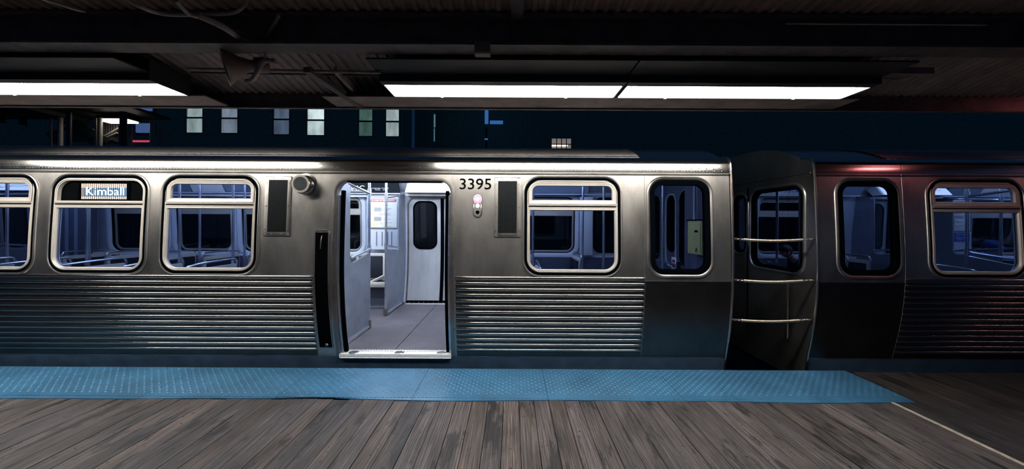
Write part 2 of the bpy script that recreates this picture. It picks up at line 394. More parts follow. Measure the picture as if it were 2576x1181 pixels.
def build_car():
    R = empty('train_car', (XC, YC, -.30), 'stainless steel train car with open door and the number 3395', 'train car')
    # ---- side walls with real openings
    for sname, P in SIDES:
        holes = [win_path(u) for u in PASS] + [win_path(u, CHW, WZ[0] + .01, WZ[1] - .015, .15) for u in CABS]
        holes += [rr(XC + u - DHW, XC + u + DHW, DZ[0] - .02, DZ[1], .13, .01) for u in DOORS]
        xs = [CARX0 + .01 + i * (2 * HL - .02) / 30 for i in range(31)]
        outer = [(x, -.20) for x in xs] + [(x, 2.14) for x in xs[::-1]]
        obj('side_wall', holed(bmesh.new(), outer, holes, ZS, P), 'steel', R, angle=60)
        # interior liner, set inward
        Q = (lambda x, z, h, P=P: P(x, z, h - .075))
        holes2 = [[(p[0], p[1]) for p in h] for h in holes]
        outer2 = [(x, .13) for x in xs] + [(x, 2.20) for x in xs[::-1]]
        holes2 = holes2[:-2] + [[(p[0], max(p[1], .135)) for p in h] for h in holes2[-2:]]
        holes3 = []
        for h in holes2:
            hh = [h[0]]
            for p in h[1:]:
                if (p[0] - hh[-1][0]) ** 2 + (p[1] - hh[-1][1]) ** 2 > 1e-9: hh.append(p)
            holes3.append(hh)
        obj('interior_wall', holed(bmesh.new(), outer2, holes3, ZS[::2], Q), 'interior', R, angle=60)
    # ---- windows: bezel, gasket, frame, crossbar, panes
    for sname, P in SIDES:
        for u in PASS:
            if sname == 'far' and u == -5.70: pass
            w = win_path(u); c = XC + u
            issign = (sname == 'near' and abs(u - .6) < .01)
            ft = .030 if issign else .062          # width of the frame head
            g = .027
            xa, xb, za, zb2 = c - WHW + g, c + WHW - g, WZ[0] + g, WZ[1] - g
            o = obj('window', ring(bmesh.new(), rr(xa, xb, za, zb2, .148), [(0, -.03), (0, .003), (-.004, .008), (-.014, .009), (-.018, .003), (-.026, .002), (-.030, -.03)], P), 'cream', R)
            obj('bezel', ring(bmesh.new(), w, [(.026, -.002), (.022, .008), (.013, .012), (.004, .009), (0, .0), (-.003, -.075), (.01, -.075), (.01, -.002)], P), 'steel', o)
            obj('gasket', ring(bmesh.new(), w, [(.003, -.01), (.002, .003), (-.008, .005), (-.018, .004), (-.028, .001), (-.030, -.06), (0, -.075)], P), 'rubber', o)
            x0, x1 = xa + .024, xb - .024
            zt, zb, zm = zb2 - ft, za + .030, 1.770
            bar = bmesh.new()
            for zq0, zq1, hq in ((zm + .004, zm + .034, .009), (zm - .006, zm + .006, .001), (zm - .036, zm - .004, .007), (zm + .012, zm + .020, .012)):
                yq = P(0, zm, 0)[1]; yh = P(0, zm, hq)[1]; yb = P(0, zm, -.03)[1]
                box(bar, x0 - .008, x1 + .008, min(yh, yb), max(yh, yb), zq0, zq1, .0015)
            obj('crossbar', bar, 'cream', o)
            if not issign:
                obj('vent_sash', ring(bmesh.new(), rr(x0 - .004, x1 + .004, zm + .030, zb2 - .022, .10, .012),
                    [(.006, -.02), (.006, .004), (0, .010), (-.008, .010), (-.016, .006), (-.034, .006), (-.040, -.02)], P), 'cream', o)
                obj('sash_groove', ring(bmesh.new(), rr(x0 - .004, x1 + .004, zm + .030, zb2 - .022, .10, .012), [(.007, .0), (.007, .0106), (.0105, .0106), (.0105, .0)], P), 'rubber', o)
                obj('upper_pane', fillpath(bmesh.new(), rr(x0 + .03, x1 - .03, zm + .062, zt, .065, .006), P, h=-.012), 'glass', o)
            obj('lower_sash', ring(bmesh.new(), rr(x0 - .002, x1 + .002, za + .022, zm - .034, .006, .118), [(.004, -.03), (.004, .003), (-.004, .006), (-.010, -.002), (-.012, -.03)], P), 'cream', o)
            obj('sash_groove', B(x0 - .008, x1 + .008, *sorted((P(0, zm, .012)[1], P(0, zm, .0)[1])), zm - .006, zm - .001), 'rubber', o, smooth=False)
            obj('lower_pane', fillpath(bmesh.new(), rr(x0 + .002, x1 - .002, za + .026, zm - .036, .006, .11), P, h=-.014), 'glass', o)
            o['u'] = u; o['side'] = sname
            if issign: sign = o
        for u in CABS:
            o = obj('cab_window', ring(bmesh.new(), win_path(u, CHW, WZ[0] + .01, WZ[1] - .015, .15),
                    [(.038, -.002), (.032, .008), (.020, .013), (.008, .010), (0, .004), (-.003, -.075), (.01, -.075), (.01, -.002)], P), 'steel', R)
            obj('gasket', ring(bmesh.new(), win_path(u, CHW, WZ[0] + .01, WZ[1] - .015, .15), [(.004, -.01), (.002, .003), (-.012, .005), (-.035, .005), (-.055, .004), (-.058, -.05), (0, -.075)], P), 'rubber', o)
            obj('pane', fillpath(bmesh.new(), win_path(u, CHW - .05, WZ[0] + .06, WZ[1] - .065, .105), P, h=-.014), 'glass', o)
    # ---- letterboard (curved top of the side), drip rail, gutter, roof
    cove = spline([(0, 3.926, 2.133), (0, 3.927, 2.163), (0, 3.9297, 2.193), (0, 3.9339, 2.223), (0, 3.9402, 2.254), (0, 3.962, 2.290), (0, 4.020, 2.320), (0, 4.10, 2.330)], 4)
    for sname, P in SIDES:
        s = 1 if sname == 'near' else -1
        def yy(y): return y if s == 1 else 2 * YC - y
        for (xa, xb) in ((CARX0, CARX0 + .93), (CARX0 + .934, CARX1 - .934), (CARX1 - .93, CARX1)):
            bm = bmesh.new(); A = [bm.verts.new((xa, yy(p.y), p.z)) for p in cove]; C = [bm.verts.new((xb, yy(p.y), p.z)) for p in cove]
            for i in range(len(cove) - 1): bm.faces.new((A[i], C[i], C[i + 1], A[i + 1]))
            obj('letterboard', bm, 'cove', R)
        bm = bmesh.new(); yb = yy(3.925)
        box(bm, CARX0, CARX1, min(yb, yb + s * .05), max(yb, yb + s * .05), 2.120, 2.133)
        obj('drip_gap', bm, 'rubber', R)
        bm = bmesh.new(); ya = yy(3.917)
        tube(bm, [(CARX0, ya, 2.118), (CARX1, ya, 2.118)], .0045, 8)
        obj('drip_rail', bm, 'steelb', R)
        if s == 1:
            bm = bmesh.new()
            x = CARX0 + .05
            while x < CARX1 - .04:
                if x > -6.6:
                    dome(bm, (x, 3.9265, 2.158), .0038, .0022, (0, -1, .1), 6); dome(bm, (x + .017, 3.929, 2.186), .0038, .0022, (0, -1, .25), 6)
                x += .034
            for px in (1.95, 2.03, 2.11, 2.19, 2.27):
                dome(bm, (px, 3.926, 2.158), .010, .010, (0, -1, .1), 8); dome(bm, (px, 3.929, 2.190), .010, .010, (0, -1, .25), 8)
            o = obj('rivets', bm, 'steelb', R); o['kind'] = 'stuff'
            bm = bmesh.new()
            for xx in (-2.73, -2.62, -3.84, -3.90, 1.24, 1.36, 1.46):
                for k in range(26): dome(bm, (xx, fz(1.1 + k * .038), 1.1 + k * .038), .0030, .0008, (0, -1, 0), 6)
            o = obj('side_rivets', bm, 'steeldark', R); o['kind'] = 'stuff'
        # gutter
        bm = bmesh.new()
        beam(bm, (CARX0 + .93, yy(4.105), 2.332), (CARX1 - .93, yy(4.105), 2.332), .040, .016)
        tube(bm, [(CARX0 + .93, yy(4.085), 2.334), (CARX1 - .93, yy(4.085), 2.334)], .012, 10)
        obj('gutter', bm, 'steelb', R)
    rp = []
    n = 72; yr0 = 4.09
    def rz(y):
        t = min(abs(y - YC) / (YC - yr0), 1.); return 2.328 + .262 * (1 - t ** 2.6)
    for i in range(n + 1):
        y = yr0 + 2 * (YC - yr0) * i / n; rp.append((y, rz(y)))
    ribbed = []
    for i in range(n):
        (ya_, za_), (yb_, zb_) = rp[i], rp[i + 1]
        if zb_ >= za_: ribbed += [(ya_, za_), (ya_ + .003, za_ + .85 * (zb_ - za_) + .006), (ya_ + .010, za_ + .9 * (zb_ - za_) + .009), (yb_ - .006, zb_ + .003)]
        else: ribbed += [(ya_ + .006, za_ + .003), (yb_ - .010, zb_ + .9 * (za_ - zb_) + .009), (yb_ - .003, zb_ + .85 * (za_ - zb_) + .006), (yb_, zb_)]
    for (xa, xb, pl_) in ((CARX0, CARX0 + .93, rp), (CARX0 + .93, CARX1 - .93, ribbed), (CARX1 - .93, CARX1, rp)):
        bm = bmesh.new()
        A = [bm.verts.new((xa, p[0], p[1])) for p in pl_]; C = [bm.verts.new((xb, p[0], p[1])) for p in pl_]
        for i in range(len(pl_) - 1): bm.faces.new((A[i], C[i], C[i + 1], A[i + 1]))
        obj('roof', bm, 'roofsteel', R, angle=50)
    # ---- end walls
    for xe, sg in ((CARX0, -1), (CARX1, 1)):
        pts = [(fz(z), z) for z in [-.2 + .1 * i for i in range(24)]] + [(p.y, p.z) for p in cove] + [(rp[i][0], rp[i][1]) for i in range(0, n + 1, 2)][1:-1]
        pts += [(2 * YC - p.y, p.z) for p in cove[::-1]] + [(2 * YC - fz(z), z) for z in [-.2 + .1 * i for i in range(24)][::-1]]
        wins = [rr(4.09, 4.97, 1.03, 2.035, .14), rr(5.07, 5.37, 1.18, 2.0, .13), rr(5.63, 6.51, 1.03, 2.035, .14)]
        PE = lambda y, z, h, xe=xe, sg=sg: (xe + sg * h, y, z)
        obj('end_wall', holed(bmesh.new(), pts, wins, [.5, 1.], PE), 'steel', R, angle=60)
        PI_ = lambda y, z, h, xe=xe, sg=sg: (xe + sg * (h - .06), y, z)
        pts2 = [(min(max(y, 3.97), 6.63), max(z, .13)) for y, z in pts if z > .05 and z < 2.4]
        pts2 = [(4.03, .13), (4.03, 2.22), (4.2, 2.30), (6.4, 2.30), (6.57, 2.22), (6.57, .13)]
        obj('end_liner', holed(bmesh.new(), pts2, wins, [], PI_), 'endliner', R, smooth=False)
        for k, w in enumerate(wins):
            o = obj('end_window', ring(bmesh.new(), w, [(.042, -.002), (.034, .010), (.020, .014), (.006, .008), (0, .0), (0, -.062), (.01, -.062), (.01, -.002)], PE), 'steel', R)
            obj('gasket', ring(bmesh.new(), w, [(.003, -.01), (.003, .004), (-.012, .010), (-.030, .008), (-.036, 0), (-.036, -.06), (0, -.065)], PE), 'rubber', o)
            obj('pane', fillpath(bmesh.new(), w, PE, off=-.02, h=-.012), 'glass', o)
            if k == 1:
                obj('inner_frame', ring(bmesh.new(), rr(5.07, 5.37, .99, 2.0, .12), [(.020, -.062), (.018, -.078), (.004, -.078), (.002, -.062)], PE), 'interior_l', o)
        for y in (5.04, 5.56):
            obj('end_door_edge', B(xe - .012, xe + .012, y - .006, y + .006, .1, 2.1), 'rubber', R, smooth=False)
        for yside in (PN, PF):
            bm = bmesh.new(); tube(bm, [(xe + sg * .012, yside(0, z, .004)[1], z) for z in [-.18 + .08 * i for i in range(29)]] + [(xe + sg * .012, (p.y if yside is PN else 2 * YC - p.y), p.z + .005) for p in cove[2:]], .013, 8)
            obj('corner_post', bm, 'steelb', R)
        # panel seam and brow line on the end face
        bm = bmesh.new(); beam(bm, (xe + sg * .004, 3.99, 2.16), (xe + sg * .004, 6.61, 2.16), .008, .008); obj('end_seam', bm, 'steeldark', R)
        bm = bmesh.new()
        for y in (4.25, 6.35): tube(bm, [(xe + sg * .05, y, .25), (xe + sg * .05, y, .9)], .012, 8)
        obj('grab_iron', bm, 'steelb', R)
    # ---- panel seams on the side
    for X in (CARX1 - .93, CARX0 + .93):
        bm = bmesh.new(); tube(bm, [(X, fz(z) - .0005, z) for z in [-.18 + .08 * i for i in range(30)]], .0028, 6); obj('panel_seam', bm, 'steeldark', R)
    bm = bmesh.new(); beam(bm, (CARX1 - .92, fz(.97) - .001, .97), (CARX1 - .01, fz(.97) - .001, .97), .004, .003)
    obj('panel_seam', bm, 'steeldark', R)
    bm = bmesh.new(); beam(bm, (CARX1 - .40, fz(1.6), 2.0), (CARX1 - .40, fz(1.6) , 2.1), .002, .002); bm.free()
    # ---- fluted siding
    for sname, P in SIDES:
        for (xa, xb) in ((CARX0 + .93, XC - 4.43), (XC - 2.91, XC + 2.92), (XC + 4.44, CARX1 - .93)):
            bm = bmesh.new()
            for k in range(14):
                zc = .995 - k * .0626
                pr = [(-.017, 0), (-.0145, .008), (-.009, .0125), (0, .0145), (.009, .0125), (.0145, .008), (.017, 0)]
                xs = [xa + .0, xa + .035] + [xa + .035 + (xb - xa - .07) * i / 6 for i in range(1, 6)] + [xb - .035, xb]
                rows = []
                for i, x in enumerate(xs):
                    e = 0.35 if i in (0, len(xs) - 1) else 1.
                    rows.append([bm.verts.new(P(x, zc + dz * (1 if e == 1 else .7), h * e)) for dz, h in pr])
                for a, b in zip(rows, rows[1:]):
                    for j in range(6): bm.faces.new((a[j], a[j + 1], b[j + 1], b[j]))
                bm.faces.new(rows[0]); bm.faces.new(rows[-1][::-1])
                # fine pinstripe rib between the big ones
                if k < 13:
                    z2 = zc - .0313
                    rr2 = [[bm.verts.new(P(x, z2 + dz, h)) for dz, h in ((-.004, 0), (0, .002), (.004, 0))] for x in (xa + .03, xb - .03)]
                    for j in range(2): bm.faces.new((rr2[0][j], rr2[0][j + 1], rr2[1][j + 1], rr2[1][j]))
            obj('fluted_siding', bm, 'flute', R, angle=50)
    bm = bmesh.new()
    for X in (XC - 2.91, XC + 2.90, XC + 4.46, CARX1 - .935):
        for k in range(14):
            z = .995 - k * .0626
            for d in (-.012, -.03): dome(bm, (X + .012, fz(z + d) - .0, z + d), .006, .006, (0, -1, 0), 6)
    o = obj('siding_bolts', bm, 'steelb', R); o['kind'] = 'stuff'
    for sname, P in SIDES:
        for (xa, xb) in ((CARX0 + .005, XC - 4.44), (XC - 2.92, XC + 2.91), (XC + 4.45, CARX1 - .005)):
            bm = bmesh.new(); rows = [[bm.verts.new(P(x, z, .0012)) for x in (xa, xb)] for z in [.966 - .033 * i for i in range(27)]]
            for a, b in zip(rows, rows[1:]): bm.faces.new((a[0], a[1], b[1], b[0]))
            obj('lower_shade_panel', bm, 'lowsteel', R)  # dark sheet standing in for shade on the lower side
    # ---- skirt below the side, underframe
    for sname, P in SIDES:
        bm = bmesh.new()
        xs = [CARX0, XC - 4.4, XC - 3.14, XC + 3.14, XC + 4.4, CARX1]
        rows = [[bm.verts.new(P(x, z, .004)) for z in (.095, .03, -.06, -.2, -.34)] for x in xs]
        for a, b in zip(rows, rows[1:]):
            for j in range(4): bm.faces.new((a[j], a[j + 1], b[j + 1], b[j]))
        obj('skirt', bm, 'skirt', R, angle=60)
    obj('underframe', B(CARX0 + .1, CARX1 - .1, 4.15, 6.45, -.30, -.12), 'dark', R, smooth=False)
    for u in (-5.0, 5.0):
        bm = bmesh.new()
        for dx in (-.95, .95):
            for y in (4.58, 6.02): lathe(bm, [(.36, 0), (.36, .10), (.39, .11), (.39, .13)], (XC + u + dx, y, -.78), (0, -1 if y < 5.3 else 1, 0), 32)
            tube(bm, [(XC + u + dx, 4.5, -.78), (XC + u + dx, 6.1, -.78)], .07, 12)
        box(bm, XC + u - 1.3, XC + u + 1.3, 4.62, 4.75, -.85, -.55); box(bm, XC + u - 1.3, XC + u + 1.3, 5.85, 5.98, -.85, -.55)
        box(bm, XC + u - .2, XC + u + .2, 4.6, 6.0, -.7, -.30)
        obj('truck', bm, 'dark', R, smooth=False)
    # ---- doors
    for sname, P in SIDES:
        for u in DOORS:
            c = XC + u
            path = rr(c - DHW, c + DHW, DZ[0] - .02, DZ[1], .13, .01)
            path = [p for p in path]
            fr = obj('door_frame', ring(bmesh.new(), path, [(.042, -.002), (.040, .006), (.012, .008), (0, .004), (0, -.08), (.02, -.08), (.02, -.002)], P), 'steeldark', R)
            if sname == 'near':
                bm = bmesh.new(); bm2 = bmesh.new()
                for k in range(34):
                    z = .22 + k * .052
                    dome(bm2, (c - DHW - .024, P(0, z, .008)[1], z), .0035, .003, (0, -1, 0), 6)
                # leading edges of the two leaves, slid back into their pockets
                for sx in (-1, 1):
                    xa = c + sx * (DHW - .004); xb = c + sx * (DHW - .026)
                    zs = [.14 + .06 * i for i in range(30)]
                    rows = []
                    for z in zs:
                        rows.append([bm.verts.new(P(x, z, h)) for x, h in ((xa, -.028), (xb, -.028), (xb, -.06), (xa, -.06))])
                    for a, b in zip(rows, rows[1:]):
                        for j in range(4): bm.faces.new((a[j], a[(j + 1) % 4], b[(j + 1) % 4], b[j]))
                    bm.faces.new(rows[0]); bm.faces.new(rows[-1][::-1])
                    for k in range(17):
                        z = .24 + k * .1; dome(bm2, (c + sx * (DHW - .015), P(0, z, -.028)[1], z), .004, .004, (0, -1, 0), 6)
                    obj('door_leaf_edge', bm, 'pole', R); bm = bmesh.new()
                for sx in (-1, 1):
                    bs = bmesh.new(); xa = c + sx * (DHW - .026); xb = c + sx * (DHW - .062); rows = []
                    for z in [.135 + .06 * i for i in range(31)]:
                        rows.append([bs.verts.new(P(x, z, h)) for x, h in ((xa, -.045), (xb, -.045), (xb, -.08), (xa, -.08))])
                    for a, b in zip(rows, rows[1:]):
                        for j in range(4): bs.faces.new((a[j], a[(j + 1) % 4], b[(j + 1) % 4], b[j]))
                    bs.faces.new(rows[0]); bs.faces.new(rows[-1][::-1]); obj('nosing_seal', bs, 'rubber', R)
                obj('screws', bm2, 'steelb', fr)
                # threshold
                th = bmesh.new(); y0 = fz(.13) - .008
                box(th, c - DHW - .01, c + DHW, y0, y0 + .125, .085, .132, .004)
                tube(th, [(c - DHW, y0 + .002, .086), (c + DHW, y0 + .002, .086)], .006, 6)
                t = obj('threshold', th, 'tread', R)
                bm = bmesh.new()
                for i in range(38):
                    for j in range(5):
                        s = 1 if (i + j) % 2 else -1; x = c - DHW + .03 + i * .0315; y = y0 + .075 + j * .0125
                        beam(bm, (x - .009, y - s * .005, .133), (x + .009, y + s * .005, .133), .004, .003)
                obj('tread_pattern', bm, 'tread', t)
                bm = bmesh.new()
                for dx in (-.48, .03, .5): lathe(bm, [(.055, 0), (.05, .002), (.02, .003)], (c + dx, y0 + .05, .132), (0, 0, 1), 20)
                for sx in (-1, 1): tube(bm, [(c + .03 + sx * .05 + .035 * math.cos(a), y0 + .05 + .03 * math.sin(a), .136) for a in [PI * k / 8 for k in range(9)]], .002, 5)
                obj('sill_fitting', bm, 'steelb', t)
                # header gasket
                obj('header_seal', B(c - DHW + .1, c + DHW - .1, fz(2.02) + .005, fz(2.02) + .07, 2.022, 2.037), 'rubber', fr, smooth=False)
            else:
                for sx in (-1, 1):
                    xa, xb = (c - DHW, c - .022) if sx < 0 else (c + .022, c + DHW)
                    wp = rr((xa + xb) / 2 - .215, (xa + xb) / 2 + .215, 1.10, 2.0 - .02, .135)
                    Q = lambda x, z, h, P=P: P(x, z, h - .045)
                    outer = [(xa, .17), (xb, .17), (xb, 2.03), (xa, 2.03)]
                    lf = obj('door_leaf', holed(bmesh.new(), outer, [wp], ZS[::2], Q), 'leaf', R, angle=60)
                    obj('leaf_gasket', ring(bmesh.new(), wp, [(.004, -.01), (.004, .006), (-.022, .006), (-.026, .0), (-.022, -.010)], Q), 'rubber', lf)
                    obj('leaf_window_rim', ring(bmesh.new(), wp, [(.012, -.006), (.012, .008), (.003, .008), (.003, -.006)], Q), 'pole', lf)
                    obj('leaf_pane', fillpath(bmesh.new(), wp, Q, off=-.01), 'glass', lf)
                bm = bmesh.new()
                rows = [[bm.verts.new(P(x, z, h)) for x, h in ((c - .03, -.03), (c + .03, -.03), (c + .03, -.065), (c - .03, -.065))] for z in [.16 + .1 * i for i in range(20)]]
                for a, b in zip(rows, rows[1:]):
                    for j in range(4): bm.faces.new((a[j], a[(j + 1) % 4], b[(j + 1) % 4], b[j]))
                obj('door_seal', bm, 'rubber', R)
                yk = 2 * YC - fz(.15) - .085
                bm = B(c - DHW, c + DHW, yk - .01, yk + .05, .13, .175); o = obj('door_kick_strip', bm, 'rubber', R, smooth=False)
                bm = bmesh.new()
                for k in range(14): dome(bm, (c - DHW + .05 + k * .088, yk - .01, .153), .005, .004, (0, -1, 0), 6)
                obj('kick_screws', bm, 'white', o)
                obj('far_threshold', B(c - DHW, c + DHW, yk - .07, yk - .01, .128, .137), 'tread', R)
            # lit map header above each door, inside
            s = 1 if sname == 'near' else -1
            if s == -1:
                ya = 6.22
                bm = bmesh.new()
                vs = [(-.0, 2.105), (.17, 2.10), (.36, 2.30), (.20, 2.36)]
                A = [bm.verts.new((c - DHW + .05, ya + a, b)) for a, b in vs]; C = [bm.verts.new((c + DHW + .03, ya + a, b)) for a, b in vs]
                bm.faces.new(A); bm.faces.new(C[::-1])
                for i in range(4): bm.faces.new((A[i], A[(i + 1) % 4], C[(i + 1) % 4], C[i]))
                hd = obj('door_header', bm, 'interior_l', R, smooth=False)
                bm = bmesh.new(); d = Vector((0, .20, .255)).normalized()
                A = [bm.verts.new((x, ya - .004 + d.y * t, 2.113 + d.z * t)) for x, t in ((c - DHW + .09, 0), (c + DHW + .02, 0), (c + DHW + .02, .28), (c - DHW + .09, .28))]
                bm.faces.new(A); obj('lit_map', bm, 'litad', hd, smooth=False)
                bm = bmesh.new()
                for pts in ([(-.40, .04), (-.33, .10), (-.1, .11), (.0, .06), (.06, .09), (.2, .085), (.42, .10)], [(-.42, .13), (-.3, .07), (-.22, .055), (.03, .052)], [(.1, .06), (.14, .12), (.28, .13), (.5, .09)]):
                    for p, q in zip(pts, pts[1:]):
                        beam(bm, (c + p[0], ya - .006 + d.y * p[1], 2.113 + d.z * p[1]), (c + q[0], ya - .006 + d.y * q[1], 2.113 + d.z * q[1]), .003, .004)
                obj('map_lines', bm, 'ink', hd, smooth=False)
                obj('header_soffit', B(c - DHW + .02, c + DHW + .03, 6.36, 6.60, 2.055, 2.10), 'steeldark', R, smooth=False)
    # ---- interior shell
    obj('car_floor', B(CARX0 + .06, CARX1 - .06, 4.06, 6.56, .085, .129), 'carfloor', R, smooth=False)
    bm = bmesh.new(); beam(bm, (XC + 3.72, 4.15, .1295), (XC + 3.72, 6.5, .1295), .006, .002); beam(bm, (XC - 3.72, 4.15, .1295), (XC - 3.72, 6.5, .1295), .006, .002)
    obj('floor_seam', bm, 'rubber', R, smooth=False)
    bm = bmesh.new(); cp = [(4.03, 2.16), (4.12, 2.22), (4.30, 2.33), (4.6, 2.37), (5.3, 2.38), (6.0, 2.37), (6.30, 2.33), (6.48, 2.22), (6.57, 2.16)]
    A = [bm.verts.new((CARX0 + .06, y, z)) for y, z in cp]; C = [bm.verts.new((CARX1 - .06, y, z)) for y, z in cp]
    for i in range(8): bm.faces.new((A[i], C[i], C[i + 1], A[i + 1]))
    obj('car_ceiling', bm, 'intceil', R)
    for y in (4.72, 5.88):
        obj('ceiling_light', B(XC - .35, CARX1 - .95, y - .07, y + .07, 2.325, 2.36), 'ceillight', R, smooth=False)
        obj('ceiling_light', B(CARX0 + .95, XC - .45, y - .07, y + .07, 2.325, 2.36), 'ceillight_dim', R, smooth=False)
    for y in (4.07, 6.53):
        s = -1 if y > 5 else 1
        bm = bmesh.new(); beam(bm, (CARX0 + .1, y + s * .004, .99), (CARX1 - .1, y + s * .004, .99), .02, .05)
        # dark lower wall cove heater box
        for a, b in ((CARX0 + .1, XC - 4.5), (XC - 3.1, XC + 3.1), (XC + 4.5, CARX1 - .1)):
            box(bm, a, b, min(y, y + s * .10), max(y, y + s * .10), .13, .30)
        bm.free()
    for y, s in ((4.0, 1), (6.6, -1)):
        for a, b in ((CARX0 + .1, XC - 4.46), (XC - 3.1, XC + 3.1), (XC + 4.46, CARX1 - .1)):
            ya = y + s * .0; yb = y + s * .05
            r_ = obj('sill_rail', B(a, b, min(yb, yb - s * .03), max(yb, yb - s * .03), .975, 1.005), 'interior_l', R, smooth=False)
            obj('lower_lining', B(a, b, min(yb, yb - s * .025), max(yb, yb - s * .025), .30, .97), 'cabinet', R, smooth=False)
            obj('heater_box', B(a, b, min(yb, yb + s * .12), max(yb, yb + s * .12), .14, .30, .01), 'partition', R)
    # window surround mouldings on the liner
    for sname, P in SIDES:
        for u in PASS:
            obj('window_surround', ring(bmesh.new(), win_path(u), [(.075, -.078), (.06, -.095), (.02, -.098), (-.012, -.085), (-.014, -.065), (.02, -.07)], P), 'interior_l', R)
    # adverts rail along the cove, far side
    PAR = lambda y0: None
    # ---- partitions (wind screens) beside every door
    for u in DOORS:
        for sx in (-1, 1):
            X = XC + u + sx * .68
            for s in (1, -1):
                def Y(v): return v if s == 1 else 2 * YC - v
                bm = bmesh.new()
                # panel outline in (y,z) with a cutout corner, curved foot against the wall
                pts = [(4.03, .16), (4.96, .16), (4.96, 1.165), (4.45, 1.085), (4.39, 1.10), (4.355, 1.16), (4.355, 2.06), (4.04, 2.10), (3.97, 1.5), (3.955, 1.1), (3.98, .6)]
                A = [bm.verts.new((X - .012, Y(a), b)) for a, b in pts]; C = [bm.verts.new((X + .012, Y(a), b)) for a, b in pts]
                bm.faces.new(A); bm.faces.new(C[::-1]); n_ = len(pts)
                for i in range(n_): bm.faces.new((A[i], A[(i + 1) % n_], C[(i + 1) % n_], C[i]))
                pa = obj('partition', bm, 'partition', R, smooth=False)
                bm = bmesh.new(); gp = [(4.36, 2.0), (4.36, 1.17), (4.40, 1.105), (4.46, 1.09), (4.95, 1.165), (4.95, 2.0)]
                A = [bm.verts.new((X - .004, Y(a), b)) for a, b in gp]; C = [bm.verts.new((X + .004, Y(a), b)) for a, b in gp]
                bm.faces.new(A); bm.faces.new(C[::-1])
                for i in range(6): bm.faces.new((A[i], A[(i + 1) % 6], C[(i + 1) % 6], C[i]))
                obj('partition_glass', bm, 'clear', pa, smooth=False)
                bm = bmesh.new()
                tube(bm, [(X, Y(a), b) for a, b in spline([(4.36, 2.04), (4.36, 1.6), (4.36, 1.17), (4.39, 1.11), (4.46, 1.09), (4.7, 1.125), (4.94, 1.165)], 4)], .009, 6)
                beam(bm, (X + .014, Y(4.05), .165), (X + .014, Y(4.93), .165), .03, .02)
                obj('glass_trim', bm, 'pole', pa)
                bm = bmesh.new(); tube(bm, [(X, Y(4.97), .13), (X, Y(4.97), 2.37)], .018, 12)
                for z in (1.22, 2.0): tube(bm, [(X, Y(4.97), z - .05), (X, Y(4.97), z + .05)], .026, 12)
                obj('stanchion', bm, 'pole', pa)
                bm = bmesh.new(); tube(bm, [(X, Y(4.30), 2.05), (X, Y(4.97), 1.985)], .018, 8); tube(bm, [(X + .02, Y(4.36), 1.15), (X + .02, Y(4.97), 1.22)], .016, 8)
                obj('cross_rail', bm, 'pole', pa)
                bm = bmesh.new(); box(bm, X - .025, X + .025, Y(4.97) - .03, Y(4.97) + .03, .13, .25, .004); obj('foot_bracket', bm, 'steeldark', pa)
    # ---- poles
    for X, y in ((XC + 1.25, 4.93), (XC + .52, 4.93), (XC - .74, 4.93), (XC - 1.83, 4.93), (XC + .84, 5.70), (XC + .13, 5.70), (XC - 1.61, 5.7), (XC - 2.4, 5.7), (XC + 5.335, 4.93), (XC + 6.30, 4.93), (XC + 6.165, 5.70), (XC - 5.335, 4.93), (XC - 6.30, 4.93), (XC - 6.165, 5.70), (XC + 6.97, 4.6), (XC - 7.0, 5.05)):
        bm = bmesh.new(); tube(bm, [(X, y, .13), (X, y, 2.37)], .017, 12); tube(bm, [(X, y, .98), (X, y, 1.05)], .023, 12)
        obj('stanchion', bm, 'pole', R)
    # ---- transverse seats
    def seat(X, ya, yb, d, aisle):
        """d = +1 faces +x; X = back position; aisle y side carries the handle"""
        prof = [(0, 1.02), (-.05, 1.03), (-.045, .55), (-.03, .42), (.42, .42), (.42, .47), (.06, .50), (.03, .6)]
        bm = bmesh.new()
        A = [bm.verts.new((X + d * a, ya, b)) for a, b in prof]; C = [bm.verts.new((X + d * a, yb, b)) for a, b in prof]
        bm.faces.new(A); bm.faces.new(C[::-1]); n_ = len(prof)
        for i in range(n_): bm.faces.new((A[i], A[(i + 1) % n_], C[(i + 1) % n_], C[i]))
        bmesh.ops.bevel(bm, geom=bm.edges[:], offset=.012, segments=2, affect='EDGES')
        st = obj('passenger_seat', bm, 'seatshell', R)
        ym = (ya + yb) / 2; g = .03
        bm = bmesh.new()
        for p, q in ((ya + g, ym - g / 2), (ym + g / 2, yb - g)):
            bb = bmesh.new(); box(bb, -.018, .018, p, q, -.19, .19, .01); bb.transform(Matrix.Translation((X + d * .026, 0, .79)) @ Matrix.Rotation(d * -.045, 4, 'Y'))
            me = bpy.data.meshes.new('t'); bb.to_mesh(me); bb.free(); bm.from_mesh(me); bpy.data.meshes.remove(me)
        obj('back_cushion', bm, 'seatback', st)
        bm = bmesh.new(); bx = sorted((X - d * .055, X - d * .048)); box(bm, bx[0], bx[1], ya + g, yb - g, .60, .97); obj('rear_panel', bm, 'seatback', st, smooth=False)
        bm = bmesh.new()
        for p, q in ((ya + g, ym - g / 2), (ym + g / 2, yb - g)):
            bx = sorted((X + d * .07, X + d * .40)); box(bm, bx[0], bx[1], p, q, .47, .515, .012)
        obj('seat_cushion', bm, 'seatcush', st)
        bm = bmesh.new(); e = yb if aisle > 0 else ya; w = ya if aisle > 0 else yb
        tube(bm, spline([(X - d * .03, w, 1.01), (X - d * .03, w + (e - w) * .1, 1.07), (X - d * .03, e - (e - w) * .12, 1.09), (X - d * .03, e + aisle * .01, 1.06), (X - d * .02, e + aisle * .02, .95), (X, e + aisle * .01, .84)], 5), .013, 8)
        obj('grab_rail', bm, 'pole', st)
